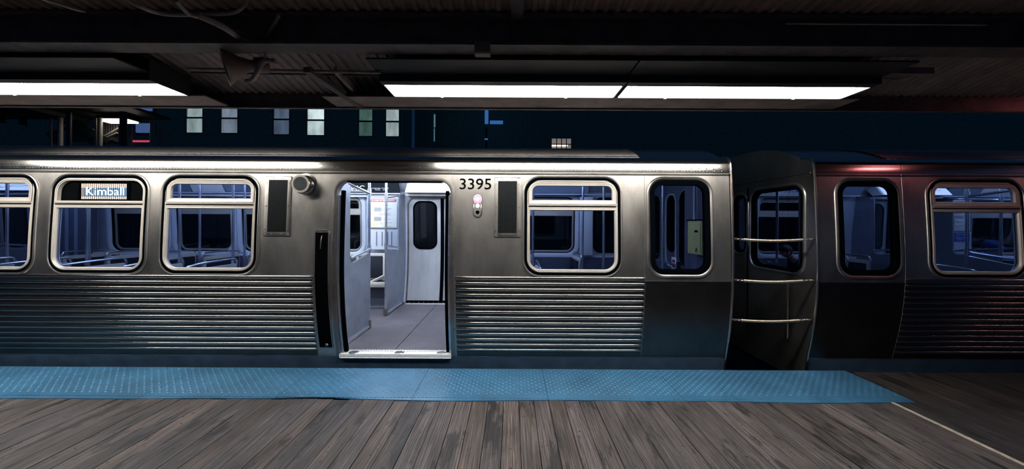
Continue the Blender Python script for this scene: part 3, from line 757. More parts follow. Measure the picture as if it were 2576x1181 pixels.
        bm = bmesh.new(); box(bm, X + d * .02 - .02 if d > 0 else X - .30, X + .30 if d > 0 else X - d * .0 + .02, ym - .03, ym + .03, .13, .43); obj('pedestal', bm, 'steeldark', st, smooth=False)
    for k, u in enumerate((1.30, .57, -.20, -.95, -1.70)):
        seat(XC + u, 4.12, 4.88, -1, 1)
    for k, u in enumerate((.85, .13, -.65, -1.40, -2.1)):
        seat(XC + u, 5.74, 6.48, -1, -1)
    for u, d in ((5.35, -1), (6.12, -1), (-5.0, 1), (-5.42, -1)):
        seat(XC + u, 5.74, 6.48, d, -1)
    for u, d in ((5.35, -1), (-5.35, 1)): seat(XC + u, 4.12, 4.88, d, 1)
    # ---- side-facing benches by the doors, far wall
    for sg in (1, -1):
        xe0, xe1 = XC + sg * 1.93, XC + sg * 3.04
        x0, x1 = min(xe0, xe1), max(xe0, xe1); yw = 6.50
        bm = bmesh.new()
        box(bm, x0, x1, yw - .46, yw, .50, .555, .015); box(bm, x0, x1, yw - .05, yw, .50, 1.035, .02)
        box(bm, x0, x1, yw - .09, yw - .04, .985, 1.035, .015); box(bm, x0, x1, yw - .46, yw - .43, .50, .585, .01)
        cuts = [XC + sg * d for d in (1.86, 2.315, 2.785, 3.06)]
        for d in cuts[1:3]:
            box(bm, d - .020, d + .020, yw - .10, yw - .04, .62, 1.0, .012)
            beam(bm, (d, yw - .09, .64), (d - sg * .09, yw - .44, .585), .035, .03)
        st = obj('bench_seat', bm, 'seatshell', R)
        bm = bmesh.new(); b2 = bmesh.new()
        for p, q in zip(cuts, cuts[1:]):
            p, q = sorted((p, q)); p, q = max(p + .03, x0 + .01), min(q - .03, x1 - .01)
            box(bm, p, q, yw - .085, yw - .045, .60, .975, .015); box(b2, p - .01, q + .01, yw - .42, yw - .09, .55, .575, .01)
        obj('back_cushion', bm, 'seatback', st); obj('seat_cushion', b2, 'seatcush', st)
        obj('seat_riser', B(x0, x1, yw - .30, yw, .14, .50), 'riser', st, smooth=False)
        obj('riser_trim', B(x0, x1, yw - .33, yw - .30, .135, .155), 'pole', st, smooth=False)
    # ---- wall panels with posters between windows and doors (far side)
    for sg in (1, -1):
        xa, xb = sorted((XC + sg * 2.44, XC + sg * 3.02)); yw = 6.56
        obj('wall_panel', B(xa, xb, 6.50, 6.545, 1.10, 2.12, .004), 'interior_l', R)
        pw = B(xa + .04, xb - .04, 6.492, 6.50, 1.50, 2.02); po = obj('emergency_poster', pw, 'poster', R, smooth=False)
        c = (xa + xb) / 2; w = (xb - xa) / 2 - .045; yp = 6.4905
        obj('poster_banner', B(c - w, c + w, yp - .002, yp + .002, 1.955, 2.005), 'red', po, smooth=False)
        text('banner_text', 'IN CASE OF EMERGENCY', .036, (c, yp - .003, 1.980), 'white', po, bold=.0012, sx=1.0)
        bm = bmesh.new(); bg = bmesh.new()
        for k in range(5):
            z = 1.905 - k * .085; xo = c - w + (.03 if k % 2 == 0 else .09)
            
            if k in (0, 2, 4): box(bm, xo, xo + .13, yp - .001, yp + .001, z - .036, z + .036)
            else: obj('poster_grey_picture', B(xo, xo + .13, yp - .001, yp + .001, z - .036, z + .036), 'pictg', po, smooth=False)
        obj('poster_pictures', bm, 'pict', po, smooth=False); 
        for k in (1, 3):
            z = 1.905 - k * .085
            pass
        bg.free()
        lines = [('LISTEN', 'FOR INSTRUCTIONS.'), ('REMAIN ON TRAIN', 'DO NOT OPEN\nSIDE DOORS.'), ('MOVE TO ANOTHER CAR', 'IF YOUR IMMEDIATE\nSAFETY IS THREATENED.'), ('EXIT', 'AS INSTRUCTED.'), ('CAUTION. HIGH VOLTAGE', 'AT TRACK LEVEL.')]
        for k, (a, b) in enumerate(lines):
            z = 1.905 - k * .085; xo = c - w + (.18 if k % 2 == 0 else .24)
            text('poster_heading', a, .019, (xo, yp - .001, z + .018), 'redink', po, align='LEFT', ext=.0005)
            text('poster_text', b, .019, (xo, yp - .001, z - .008), 'ink', po, align='LEFT', ext=.0005)
        obj('poster_footnote', B(c - .01, c + .15, yp - .001, yp + .001, 1.505, 1.535), 'pict', po, smooth=False)
        obj('poster_holder', ring(bmesh.new(), rr(xa + .035, xb - .035, 1.49, 2.03, .01), [(0, 0), (.012, 0), (.012, .02), (0, .02)], lambda x, z, h: (x, 6.505 - h, z)), 'pole', po)
        ps = None if sg == 1 else obj('priority_sign', B(xa + .05, xb - .05, 6.488, 6.496, 1.30, 1.45), 'bluesign', R, smooth=False)
        if sg == -1:
            po['x2'] = 1; ps['x2'] = 1
            text('sign_text', 'Priority Seating', .036, (c + .09, 6.486, 1.425), 'white', ps, ext=.0005, sx=.9)
            text('sign_text', 'for customers with\ndisabilities and\nseniors', .026, (c + .06, 6.486, 1.355), 'white', ps, ext=.0005)
            bm = bmesh.new()
            for dx in (-.20, -.11): ring(bm, rr(c + dx - .035, c + dx + .035, 1.325, 1.425, .008, n=2), [(0, 0), (-.005, 0), (-.005, .002), (0, .002)], lambda x, z, h: (x, 6.487 - h, z))
            tube(bm, [(c - .20 + .018 * math.cos(a), 6.486, 1.352 + .018 * math.sin(a)) for a in [PI * k / 6 - 2 for k in range(9)]], .003, 5)
            tube(bm, [(c - .205, 6.486, 1.40), (c - .203, 6.486, 1.37), (c - .188, 6.486, 1.368), (c - .18, 6.486, 1.345)], .003, 5)
            tube(bm, [(c - .11, 6.486, 1.34), (c - .11, 6.486, 1.395)], .008, 6); dome(bm, (c - .11, 6.486, 1.41), .008, .004, (0, -1, 0))
            obj('sign_icons', bm, 'white', ps)
        else:
            bm = bmesh.new()
            for dx in (-.12, -.02, .08, .15): box(bm, c + dx, c + dx + .018, 6.496, 6.5, 1.16, 1.42)
            obj('panel_slots', bm, 'partition', R, smooth=False)
    lk = obj('dark_filler_box', B(XC - 3.02, XC - 2.38, 6.30, 6.49, .13, 2.08, .01), 'cabinet', R); lk['x1'] = 1  # box added to darken the view through the sign window
    bm = bmesh.new()
    for dx in (-2.86, -2.70, -2.54): box(bm, XC + dx - .03, XC + dx + .03, 6.292, 6.30, .3, 2.0, .004)
    obj('filler_ribs', bm, 'adgrey', lk)
    # ---- advert cards in the far cove
    def cove_card(x0, x1, m):
        bm = bmesh.new(); a = (6.44, 2.115); b = (6.33, 2.29)
        vs = [bm.verts.new(p) for p in ((x0, a[0], a[1]), (x1, a[0], a[1]), (x1, b[0], b[1]), (x0, b[0], b[1]))]
        v2 = [bm.verts.new(v.co + Vector((0, .01, .006))) for v in vs]
        bm.faces.new(vs); bm.faces.new(v2[::-1])
        for i in range(4): bm.faces.new((vs[i], vs[(i + 1) % 4], v2[(i + 1) % 4], v2[i]))
        return obj('advert_card', bm, m, R, smooth=False)
    CR = (PI / 2 + .56, 0, 0)     # tilt of the cove
    CR = (math.atan2(.175, -.11), 0, 0)
    x = XC - 3.0; k = 0
    seq = ['adgrey', 'white', 'adblack', 'adgrey', 'white', 'adgrey', 'adblack', 'adgrey', 'adgrey']
    cards = []
    while x < XC + 1.7:
        cards.append(cove_card(x + .01, x + .58, seq[k % 9])); x += .59; k += 1
    ca = cove_card(XC + 1.76, XC + 2.50, 'adblack')
    text('advert_letters', 'CHIC', .155, (XC + 2.27, 6.396, 2.185), 'white', ca, rot=CR, ext=.001)
    cb = cove_card(XC + 2.52, XC + 3.06, 'adblack')
    text('advert_words', 'Comfortable  A Taste of\nFestival      2018', .030, (XC + 2.72, 6.396, 2.178), 'white', cb, rot=CR, ext=.001)
    cd = cove_card(XC + .3, XC + 1.7, 'adgrey')
    text('advert_words', 'Fostering healthcare solutions for', .065, (XC + 1.1, 6.385, 2.19), 'ink', cd, rot=CR, ext=.001)
    for a, b, m in ((XC + 4.47, XC + 4.98, 'adgrey'), (XC + 5.0, XC + 5.35, 'white'), (XC + 5.37, XC + 6.4, 'adgrey'), (XC - 6.4, XC - 5.3, 'white'), (XC - 5.28, XC - 4.5, 'adgrey')): cove_card(a, b, m)
    ce = [o for o in R.children if o.name.startswith('advert_card')][-2]
    text('advert_words', 'MITA', .10, (XC - 5.75, 6.396, 2.178), 'bluesign', ce, rot=CR, ext=.001)
    for y in (4.145, 6.455):
        obj('cove_rail', B(XC - 3.05, XC + 3.05, y - .008, y + .008, 2.095, 2.11), 'interior_l', R, smooth=False)
    for x0, x1 in ((XC + 4.5, XC + 7.2), (XC - 7.2, XC - 4.5)): obj('cove_rail', B(x0, x1, 6.447, 6.463, 2.095, 2.11), 'interior_l', R, smooth=False)
    for x0, x1 in ((XC + 6.27, XC + 6.50), (XC - 6.50, XC - 6.27), (XC + 5.0, XC + 5.14), (XC - 5.14, XC - 5.0)): obj('pillar_panel', B(x0, x1, 6.50, 6.535, 1.01, 2.06, .004), 'interior_l', R)
    # upper moulding band
    obj('wall_moulding', B(XC - 3.05, XC + 3.05, 6.50, 6.53, 2.04, 2.09, .006), 'interior_l', R)
    # ---- cab corners
    for sg in (1, -1):
        X = XC + sg * 7.26
        if sg == 1:
            o = obj('cab_cabinet', B(2.24, 2.295, 4.03, 4.70, .13, 2.15, .006), 'cabinet', R); o['x1'] = 1
        obj('end_grab_rail', tube(bmesh.new(), [(X + sg * .03, 4.94, 1.03), (X - sg * .04, 4.96, 1.045), (X - sg * .04, 5.42, 1.045), (X + sg * .03, 5.44, 1.03)], .013, 8), 'pole', R)
        fs = obj('door_sign', B(*sorted((X + sg * .026, X + sg * .038)), 4.925, 5.065, .88, 1.125), 'white', R, smooth=False)
        xx = X + sg * .022; bm = bmesh.new(); cy, cz, r = 4.995, 1.04, .060
        vs = [bm.verts.new((xx, cy + r * math.cos(PI / 8 + k * PI / 4), cz + r * math.sin(PI / 8 + k * PI / 4))) for k in range(8)]
        ve = bmesh.ops.extrude_face_region(bm, geom=[bm.faces.new(vs)])['geom']
        for v in ve:
            if isinstance(v, bmesh.types.BMVert): v.co.x += sg * .005
        obj('stop_octagon', bm, 'stopred', fs, smooth=False)
        text('stop_text', 'STOP', .046, (xx - sg * .002, cy, cz), 'white', fs, rot=(PI / 2, 0, -PI / 2 * sg), ext=.001, bold=.0006)
        text('notice_text', 'DO NOT OPEN\nEmergency use only', .014, (xx - sg * .001, cy, .945), 'ink', fs, rot=(PI / 2, 0, -PI / 2 * sg), ext=.001)
        hp = obj('end_door_handle', tube(bmesh.new(), spline([(X + sg * .04, 4.82, 1.09), (X - sg * .02, 4.82, 1.07), (X - sg * .02, 4.82, .97), (X + sg * .04, 4.82, .95)], 4), .010, 8), 'pole', R)
    # ---- vents, horn speaker, door slot, numbers, indicator
    extras = []
    for xc_, keep in ((-2.525, 1), (-.05, 0)):
        z0, z1 = 1.435, 2.08
        P = PN; hw = .142
        pl = obj('vent_grille', ring(bmesh.new(), rr(xc_ - hw, xc_ + hw, z0, z1, .006, n=2), [(0, -.002), (0, .008), (-.003, .010), (-.040, .010), (-.042, .004), (-.042, -.002)], P), 'steeldark' if 0 else 'steel', R)
        bm = bmesh.new(); [bm.faces.new(q) for q in [[bm.verts.new(P(x, z, .002)) for x, z in ((xc_ - hw + .04, zq), (xc_ + hw - .04, zq), (xc_ + hw - .04, zq + (z1 - z0 - .08) / 8), (xc_ - hw + .04, zq + (z1 - z0 - .08) / 8))] for zq in [z0 + .04 + (z1 - z0 - .08) * i / 8 for i in range(8)]]]
        obj('vent_backing', bm, 'blackp', pl, smooth=False)
        bm = bmesh.new()
        zz_ = z0 + .045
        while zz_ < z1 - .042:
            beam(bm, (xc_ - hw + .04, P(0, zz_, .005)[1], zz_), (xc_ + hw - .04, P(0, zz_, .005)[1], zz_), .0013, .0013); zz_ += .0095
        xx = xc_ - hw + .048
        while xx < xc_ + hw - .042:
            [beam(bm, P(xx, z0 + .04 + (z1 - z0 - .08) * i / 6, .005), P(xx, z0 + .04 + (z1 - z0 - .08) * (i + 1) / 6, .005), .002, .002, up=(0, 1, 0)) for i in range(6)]; xx += .0095
        o = obj('vent_mesh', bm, 'meshwire', pl, smooth=False); 
        bm = bmesh.new()
        for bxx, bz in ((-.122, z0 + .07), (.122, z0 + .07), (-.122, (z0 + z1) / 2), (.122, (z0 + z1) / 2), (-.122, z1 - .07), (.122, z1 - .07), (-.05, z0 + .02), (.05, z0 + .02), (-.05, z1 - .02), (.05, z1 - .02)):
            dome(bm, (xc_ + bxx, P(0, bz, .010)[1], bz), .007, .006, (0, -1, 0))
        obj('vent_bolts', bm, 'steelb', pl)
        pl['x1'] = 1
    c = Vector((-2.235, fz(2.0), 1.990))
    sp = obj('speaker_housing', lathe(bmesh.new(), [(.122, 0), (.122, .006), (.100, .008), (.094, .012), (.094, .085), (.096, .095), (.092, .100), (.070, .100), (.068, .094)], c, (0, -1, 0), 40), 'steelb', R); sp['x1'] = 1
    obj('speaker_ring', lathe(bmesh.new(), [(.094, 0), (.095, .004), (.093, .006), (.074, .006), (.073, .002)], c + Vector((0, -.098, 0)), (0, -1, 0), 40), 'ringplate', sp)
    obj('speaker_mesh', lathe(bmesh.new(), [(.074, .0), (.074, .0005)], c + Vector((0, -.1025, 0)), (0, -1, 0), 32), 'grille', sp)
    bm = bmesh.new()
    for k in range(6):
        a = PI / 6 + k * PI / 3 + .5; dome(bm, c + Vector((.083 * math.cos(a), -.100, .083 * math.sin(a))), .005, .004, (0, -1, 0)); dome(bm, c + Vector((.112 * math.cos(a + .4), -.007, .112 * math.sin(a + .4))), .005, .004, (0, -1, 0))
    obj('speaker_screws', bm, 'nail', sp)
    sl = obj('door_release_pocket', ring(bmesh.new(), rr(-2.115, -1.965, .20, 1.50, .03, .01, n=4), [(.008, -.002), (.006, .006), (-.006, .006), (-.008, -.002)], PN), 'steeldark', R); sl['x1'] = 1
    bm = bmesh.new()
    rows = [[bm.verts.new(PN(x, z, .0035)) for x in (-2.108, -1.972)] for z in [.205 + .0605 * i for i in range(22)]]
    for a, b in zip(rows, rows[1:]): bm.faces.new((a[0], a[1], b[1], b[0]))
    obj('pocket_back', bm, 'blackp', sl)
    bm = bmesh.new(); tube(bm, spline([(-2.035, fz(1.42) - .01, 1.44), (-2.035, fz(1.4) - .03, 1.38), (-2.045, fz(1.3) - .02, 1.30)], 4), .005, 6); dome(bm, (-2.03, fz(.23) - .006, .235), .018, .012, (0, -1, 0), 12)
    obj('release_handle', bm, 'steeldark', sl)
    nm = text('car_number', '3395', .168, (-.398, 0, 2.001), 'number', R, ext=.001, bold=.0012, sx=1.08, P=lambda v: Vector((v.x, fz(v.z) + v.y - .0015, v.z))); nm['x1'] = 1
    il = obj('door_indicator_lamp', ring(bmesh.new(), rr(-.420, -.324, 1.645, 1.900, .047, n=8), [(0, -.002), (.0, .010), (-.006, .016), (-.012, .010), (-.012, -.002)], PN), 'steelb', R); il['x1'] = 1
    obj('lamp_base', fillpath(bmesh.new(), rr(-.412, -.332, 1.653, 1.892, .039, n=8), PN, h=.006, thick=.008), 'steel', il, smooth=False)
    bm = bmesh.new(); fillpath(bm, rr(-.409, -.335, 1.80, 1.889, .036, .004, n=8), PN, h=.0075, thick=.001); obj('red_lens', bm, 'redlens', il, smooth=False)
    for z, m in ((1.846, 'lamp_w'), (1.772, 'lamp_amb'), (1.700, 'rubber')):
        bm = bmesh.new(); dome(bm, (-.372, fz(z) - .007, z), .021, .012, (0, -1, 0), 16); obj('lamp_bulb', bm, m, il)
    # ---- destination sign in the second window
    c = XC + .6; x0, x1 = c - WHW + .082, c + WHW - .082
    bm = bmesh.new(); fillpath(bm, rr(XC + .6 - WHW + .045, XC + .6 + WHW - .045, 1.795, WZ[1] - .05, .12, .006), PN, h=-.030, thick=.01); bp = obj('sign_panel', bm, 'blackp', R, smooth=False); bp['x1'] = 1
    xs0, xs1 = (205 - 1288) / F * 3.94, (320 - 1288) / F * 3.94
    zs0, zs1 = CAMZ + (562 - 503) / F * 3.94, CAMZ + (562 - 463) / F * 3.94
    zs0, zs1 = 1.824, 1.992
    dz = 1; yb = 3.93 + .004
    obj('sign_housing', ring(bmesh.new(), rr(xs0 - .03, xs1 + .03, zs0 - .02, zs1 + .02, .01), [(0, -.03), (0, -.02), (-.012, -.02), (-.012, -.03)], PN), 'rubber', bp)
    bm = bmesh.new(); bmb = bmesh.new(); n_ = 24
    for i in range(n_):
        x = xs0 + (xs1 - xs0) * (i + .5) / n_; w = (xs1 - xs0) / n_ * .27
        yq = fz(1.9) + .024
        box(bm, x - w, x + w, yq, yq + .003, zs1 - .045, zs1); box(bm, x - w, x + w, yq, yq + .003, zs0, zs0 + .026)
        if i == 0: box(bm, x - w, x + w, yq, yq + .003, zs0 + .02, zs1 - .04)
        box(bmb, x - w, x + w, yq, yq + .003, zs0 + .026, zs1 - .045)
    obj('sign_bars', bm, 'led_a', bp, smooth=False)
    obj('sign_dim_bars', bmb, 'led_b', bp, smooth=False)
    text('sign_letters', 'Kimball', .125, ((xs0 + xs1) / 2 + .015, fz(1.9) + .022, (zs0 + zs1) / 2 - .004), 'led_w', bp, ext=.001, bold=-.0016, sx=1.16)
    # yellow box in the right-hand end
    yb_ = obj('equipment_box', B(2.13, 2.24, 4.06, 4.385, 1.235, 1.625, .006), 'yellow', R); yb_['x1'] = 1
    obj('box_door', B(2.122, 2.13, 4.08, 4.27, 1.25, 1.61, .002), 'yellow', yb_)
    obj('box_lid', B(2.12, 2.24, 4.055, 4.39, 1.625, 1.64), 'rubber', yb_)
    obj('box_plate', B(2.117, 2.122, 4.13, 4.20, 1.49, 1.515), 'rubber', yb_)
    text('box_letter', 'A', .08, (2.1205, 4.16, 1.285), 'rubber', yb_, rot=(PI / 2, 0, -PI / 2), ext=.001)
    pp = obj('cable_conduit', tube(bmesh.new(), [(2.20, 4.36, 1.64), (2.20, 4.36, 2.12)], .016, 10), 'interior_l', R); pp['x1'] = 1
    return R

def copy_tree(o, parent=None, skip=True):
    c = o.copy(); COL.objects.link(c)
    if parent is not None: c.parent = parent
    for ch in list(o.children):
        if ch.get('x1') and skip: continue
        copy_tree(ch, c, skip)
    return c

car = build_car()
GAP = .93
car2 = copy_tree(car)
for o in list(car.children):
    if o.get('x2'):
        for c_ in list(o.children): bpy.data.objects.remove(c_)
        bpy.data.objects.remove(o)
car2.location.x += 2 * HL + GAP
tag(car2, 'dark train car at the right edge lit red, beyond the gap', 'train car')

# ------------------------------------------------------------------ passengers
M['skin'] = mat('skin', (.55, .36, .29), .5)
M['jacket'] = mat('dark_jacket', (.02, .026, .04), .8, vary=.3, vscale=12)
M['trouser'] = mat('dark_trousers', (.02, .022, .03), .85)
M['hair'] = mat('black_hair', (.008, .007, .007), .5)
M['cap'] = mat('navy_cap', (.02, .035, .16), .7)
M['hornlip'] = mat('lip', (.34, .17, .15), .5)
M['eye'] = mat('eye_dark', (.01, .01, .01), .3)
def skinned(name, chains, m, parent, X, sub=1):
    vs, es, rs, idx = [], [], [], {}
    for ch in chains:
        prev = None
        for p, r in ch:
            k = tuple(round(c, 4) for c in p)
            if k not in idx: idx[k] = len(vs); vs.append(p); rs.append(r)
            if prev is not None and prev != idx[k]: es.append((prev, idx[k]))
            prev = idx[k]
    me = bpy.data.meshes.new('t'); me.from_pydata(vs, es, []); o = bpy.data.objects.new('t', me); COL.objects.link(o)
    md = o.modifiers.new('s', 'SKIN'); md.use_smooth_shade = True
    if not me.skin_vertices: return None
    for i, r in enumerate(rs): me.skin_vertices[0].data[i].radius = (r, r)
    me.skin_vertices[0].data[0].use_root = True
    sb = o.modifiers.new('b', 'SUBSURF'); sb.levels = sub; sb.render_levels = sub
    bpy.context.view_layer.update()
    e = o.evaluated_get(bpy.context.evaluated_depsgraph_get()); bm = bmesh.new(); bm.from_mesh(e.to_mesh()); e.to_mesh_clear()
    bpy.data.objects.remove(o); bpy.data.meshes.remove(me)
    bm.transform(X)
    return obj(name, bm, m, parent, angle=180)
def person(loc, yaw, label, cap, tilt):
    X = Matrix.Translation(loc) @ Matrix.Rotation(yaw, 4, 'Z')
    r = empty('person', loc, label, 'person')
    spine = [((0, 0, 0), .125), ((0, .03, .18), .12), ((0, .10, .38), .13), ((0, .17, .49), .055), ((0, .21, .555), .05), ((0, .245, .62), .088), ((0, .265, .70), .080)]
    ca_, sa_ = math.cos(tilt), math.sin(tilt)
    def LN(p): return (p[0], p[1] * ca_ + p[2] * sa_, -p[1] * sa_ + p[2] * ca_)
    spine = [spine[0]] + [(LN(p), q) for p, q in spine[1:]]
    def lean(bm):
        for v in bm.verts: v.co = LN(v.co)
        bm.transform(X)
    arm = lambda sx: [(LN((0, .10, .38)), .13), (LN((sx * .17, .12, .41)), .060), ((sx * .235, .20, .16), .042), ((sx * .13, .39, .09), .028), ((sx * .10, .435, .085), .030)]
    leg = lambda sx: [((0, 0, 0), .125), ((sx * .10, .06, -.02), .085), ((sx * .13, .46, .0), .060), ((sx * .13, .44, -.38), .040), ((sx * .13, .55, -.43), .036)]
    fing = []
    for sx in (-1, 1):
        for k, (dx, L) in enumerate(((-.024, .050), (-.008, .060), (.008, .056), (.024, .044))):
            b = (sx * .10 + dx, .452, .085); fing.append([((sx * .10, .435, .085), .030), (b, .010), ((b[0] - sx * .004, b[1] + L * .6, .080), .0085), ((b[0] - sx * .008, b[1] + L, .062), .0075)])
        fing.append([((sx * .10, .435, .085), .030), ((sx * .10 - sx * .034, .435, .10), .010), ((sx * .10 - sx * .052, .462, .105), .008)])
    body = skinned('body', [spine, arm(1), arm(-1), leg(1), leg(-1)] + fing, 'skin', r, X)
    skinned('jacket', [[(p, q + .022) for p, q in spine[:3]] + [(LN((0, .185, .50)), .072)], [(p, q + .018) for p, q in arm(1)[:4]], [(p, q + .018) for p, q in arm(-1)[:4]]], 'jacket', r, X)
    skinned('trousers', [[((0, 0, .03), .148), ((0, 0, 0), .148)] + [(p, q + .014) for p, q in leg(1)[1:4]], [((0, 0, 0), .148)] + [(p, q + .014) for p, q in leg(-1)[1:4]]], 'trouser', r, X)
    for sx in (-1, 1):
        bm = bmesh.new(); box(bm, sx * .13 - .045, sx * .13 + .045, .39, .63, -.475, -.395, .03); bm.transform(X); obj('shoe', bm, 'hair', r)
    hc = Vector((0, .262, .665))
    bm = bmesh.new(); bmesh.ops.create_uvsphere(bm, u_segments=20, v_segments=12, radius=.1)
    for v in bm.verts:
        v.co = Vector((v.co.x * .94, v.co.y * 1.05, v.co.z * 1.10))
        if v.co.y > .02 and v.co.z < .045: v.co.y = .02 + (v.co.y - .02) * .2; v.co.z = max(v.co.z, -.02) if v.co.y > .01 else v.co.z
        v.co += hc + Vector((0, -.012, .012))
    lean(bm); obj('hair', bm, 'hair', r, angle=180)
    f = Vector((0, .337, .655))
    bm = bmesh.new(); tube(bm, [f + Vector((0, -.01, .025)), f + Vector((0, .018, -.005)), f + Vector((0, .004, -.014))], .009, 8, rad=[.006, .012, .008]); lean(bm); obj('nose', bm, 'skin', body)
    bm = bmesh.new()
    for sx in (-1, 1): dome(bm, f + Vector((sx * .030, -.006, .018)), .009, .006, (0, 1, 0), 10)
    lean(bm); obj('eyes', bm, 'eye', body)
    bm = bmesh.new(); box(bm, -.022, .022, f.y - .012, f.y + .0, f.z - .042, f.z - .035, .002); lean(bm); obj('mouth', bm, 'hornlip', body)
    for sx in (-1, 1):
        bm = bmesh.new(); bmesh.ops.create_uvsphere(bm, u_segments=10, v_segments=8, radius=.026)
        for v in bm.verts: v.co = Vector((v.co.x * .4, v.co.y * .7, v.co.z)) + Vector((sx * .088, .262, .655))
        lean(bm); obj('ear', bm, 'skin', body)
    if cap:
        bm = bmesh.new(); lathe(bm, [(.108, 0), (.110, .03), (.095, .07), (.05, .095), (.008, .10)], hc + Vector((0, -.005, .035)), (0, .25, 1), 24)
        bm2 = bmesh.new(); box(bm, -.07, .07, hc.y + .08, hc.y + .175, hc.z + .030, hc.z + .038, .003); bm2.free(); lean(bm); obj('cap', bm, 'cap', r)
    return r
person((5.10, 6.08, .63), PI / 2, 'person in dark jacket, head lowered, seen through the end window beside the spring ropes', False, .42)
person((7.90, 6.36, .62), PI, 'person in a dark blue cap and dark jacket seated below the blue priority sign', True, .22)

# ------------------------------------------------------------------ spring barriers between the cars
XL, XR = CARX1 + .03, CARX1 + GAP - .03
for z, lab in ((1.43, 'top spring rope with chain ends bridging the gap between cars'), (.985, 'middle spring rope with chain ends bridging the gap between cars'), (.545, 'bottom spring rope with chain ends bridging the gap between cars')):
    r = empty('spring_barrier', (XL, 3.96, z), lab, 'safety barrier', 'spring ropes between the train cars')
    y0 = fz(z) + .03
    def pt(t): return Vector((XL + (XR - XL) * t, y0 + .01 * t, z - .022 * math.sin(PI * t) + (1 - 2 * t) * .0))
    bm = bmesh.new(); n = 260; t0, t1 = .13, .87
    pts = [pt(t0 + (t1 - t0) * i / n) for i in range(n + 1)]
    rad = [.0158 + .0011 * math.sin(i * PI * .5) for i in range(n + 1)]
    tube(bm, pts, .016, 10, rad=rad); obj('spring', bm, 'spring', r)
    for ta, tb in ((0.005, .135), (.865, .995)):
        bm = bmesh.new()
        for k in range(5):
            c = pt(ta + (tb - ta) * (k + .5) / 5); L = (XR - XL) * .13 / 5 * .75
            ring_pts = []
            for a in range(12):
                t = 2 * PI * a / 12; u, v = L * math.cos(t), .010 * math.sin(t)
                ring_pts.append(c + (Vector((u, 0, v)) if k % 2 else Vector((u, v, .002))))
            tube(bm, ring_pts, .0032, 6, closed=True)
        obj('chain', bm, 'chain', r)
    bm = bmesh.new()
    for x, s in ((XL, 1), (XR, -1)): tube(bm, [(x - s * .012, y0, z), (x + s * .014, y0, z)], .009, 8)
    obj('mounting_eye', bm, 'steelb', r)

# ------------------------------------------------------------------ platform
def attr_planks():
    bm = bmesh.new(); lay = bm.loops.layers.color.new('rnd')
    x = -9.0; w = .138
    while x < 11:
        ww = w * random.uniform(.93, 1.07); y1 = (3.235 if x < 3.52 else 3.89) + random.uniform(-.008, .008)
        seg = [(-3.5, random.uniform(-2, .6)), ]
        cuts = [-3.5, random.uniform(-2.5, 1.9), y1] if random.random() < .8 else [-3.5, y1]
        for a, b in zip(cuts, cuts[1:]):
            nf = len(bm.faces); dz = random.uniform(-.003, .002)
            box(bm, x + .0025, x + ww - .0025, a + .002, b - .002, -.06, dz)
            bm.faces.ensure_lookup_table(); c = (random.random(), random.random(), random.uniform(.2, 1) if x < 3.36 else 0., 1)  # boards right of the batten coloured darker to imitate shade
            for f in bm.faces[nf:]:
                for l in f.loops: l[lay] = c
        x += ww
    return bm
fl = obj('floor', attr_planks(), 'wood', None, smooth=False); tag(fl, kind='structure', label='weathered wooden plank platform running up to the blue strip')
bm = bmesh.new(); x = -4
for i in range(420):
    xx = random.uniform(-4.5, 4.5); yy_ = random.choice((1.95, 2.0, 2.55, 3.1)) + random.uniform(-.04, .04)
    dome(bm, (xx, yy_, -.0005), .006, .002, n=6)
for i in range(260): dome(bm, (random.uniform(-4, 4), random.uniform(1.9, 3.2), -.0005), random.uniform(.004, .012), .0015, n=7)
ns = obj('nail_heads', bm, 'nail', fl); ns['kind'] = 'stuff'
obj_ = obj('trim_1', B(-9, 11, 3.2, 3.86, -.35, -.035), 'dark', None, smooth=False); tag(obj_, kind='structure', label='dark timber platform edge below the blue strip')
bm = bmesh.new()
for i in range(7):
    pass
bm = B(3.385, 3.412, -1.5, 3.24, .0, .006)
tag(obj('edge_batten', bm, 'palewood', None), 'thin pale timber batten crossing the shade-darkened boards at the right', 'batten')
# tactile tiles
def tile(x0, x1, bend):
    r_bm = bmesh.new(); y0, y1 = 3.222, 3.90
    nx = 24; rows = []
    for i in range(nx + 1):
        x = x0 + .002 + (x1 - x0 - .004) * i / nx
        e = bend(x)
        rows.append([r_bm.verts.new(p) for p in ((x, y0 + e - .002, 0), (x, y0 + e, .007), (x, y0 + .07, .012), (x, y1, .012), (x, y1, -.03))])
    for a, b in zip(rows, rows[1:]):
        for j in range(4): r_bm.faces.new((a[j], a[j + 1], b[j + 1], b[j]))
    k = int(round((x1 - x0) / .0718))
    for i in range(k):
        for j in range(16):
            x = x0 + (i + (.28 if j % 2 else .78)) * (x1 - x0) / k; y = y1 - .024 - j * .0359
            dome(r_bm, (x, y, .012), .0145, .005, n=9)
    for i in range(k * 2):
        x = x0 + (i + .5) * (x1 - x0) / k / 2; box(r_bm, x - .010, x + .010, y0 + .030, y0 + .052, .009, .0125)
    return r_bm
def bend(x):
    b = .010 * math.sin(x * 1.7) + .006 * math.sin(x * 4.1)
    b += .045 * math.exp(-((x + 1.75) / .42) ** 2)
    return b
tl = [('at the far left edge of the platform', 0), ('left of the roller sign window', 0), ('under the roller sign window', 0), ('left of the open door', 0), ('in front of the open door, left part with a lifted edge', 0),
      ('in front of the fluted siding right of the door', 0), ('below the window right of the door', 0), ('below the narrow end window', 0), ('before the gap between the cars', 0), ('beside the second car, fading in the dark', 0), ('', 0), ('', 0)]
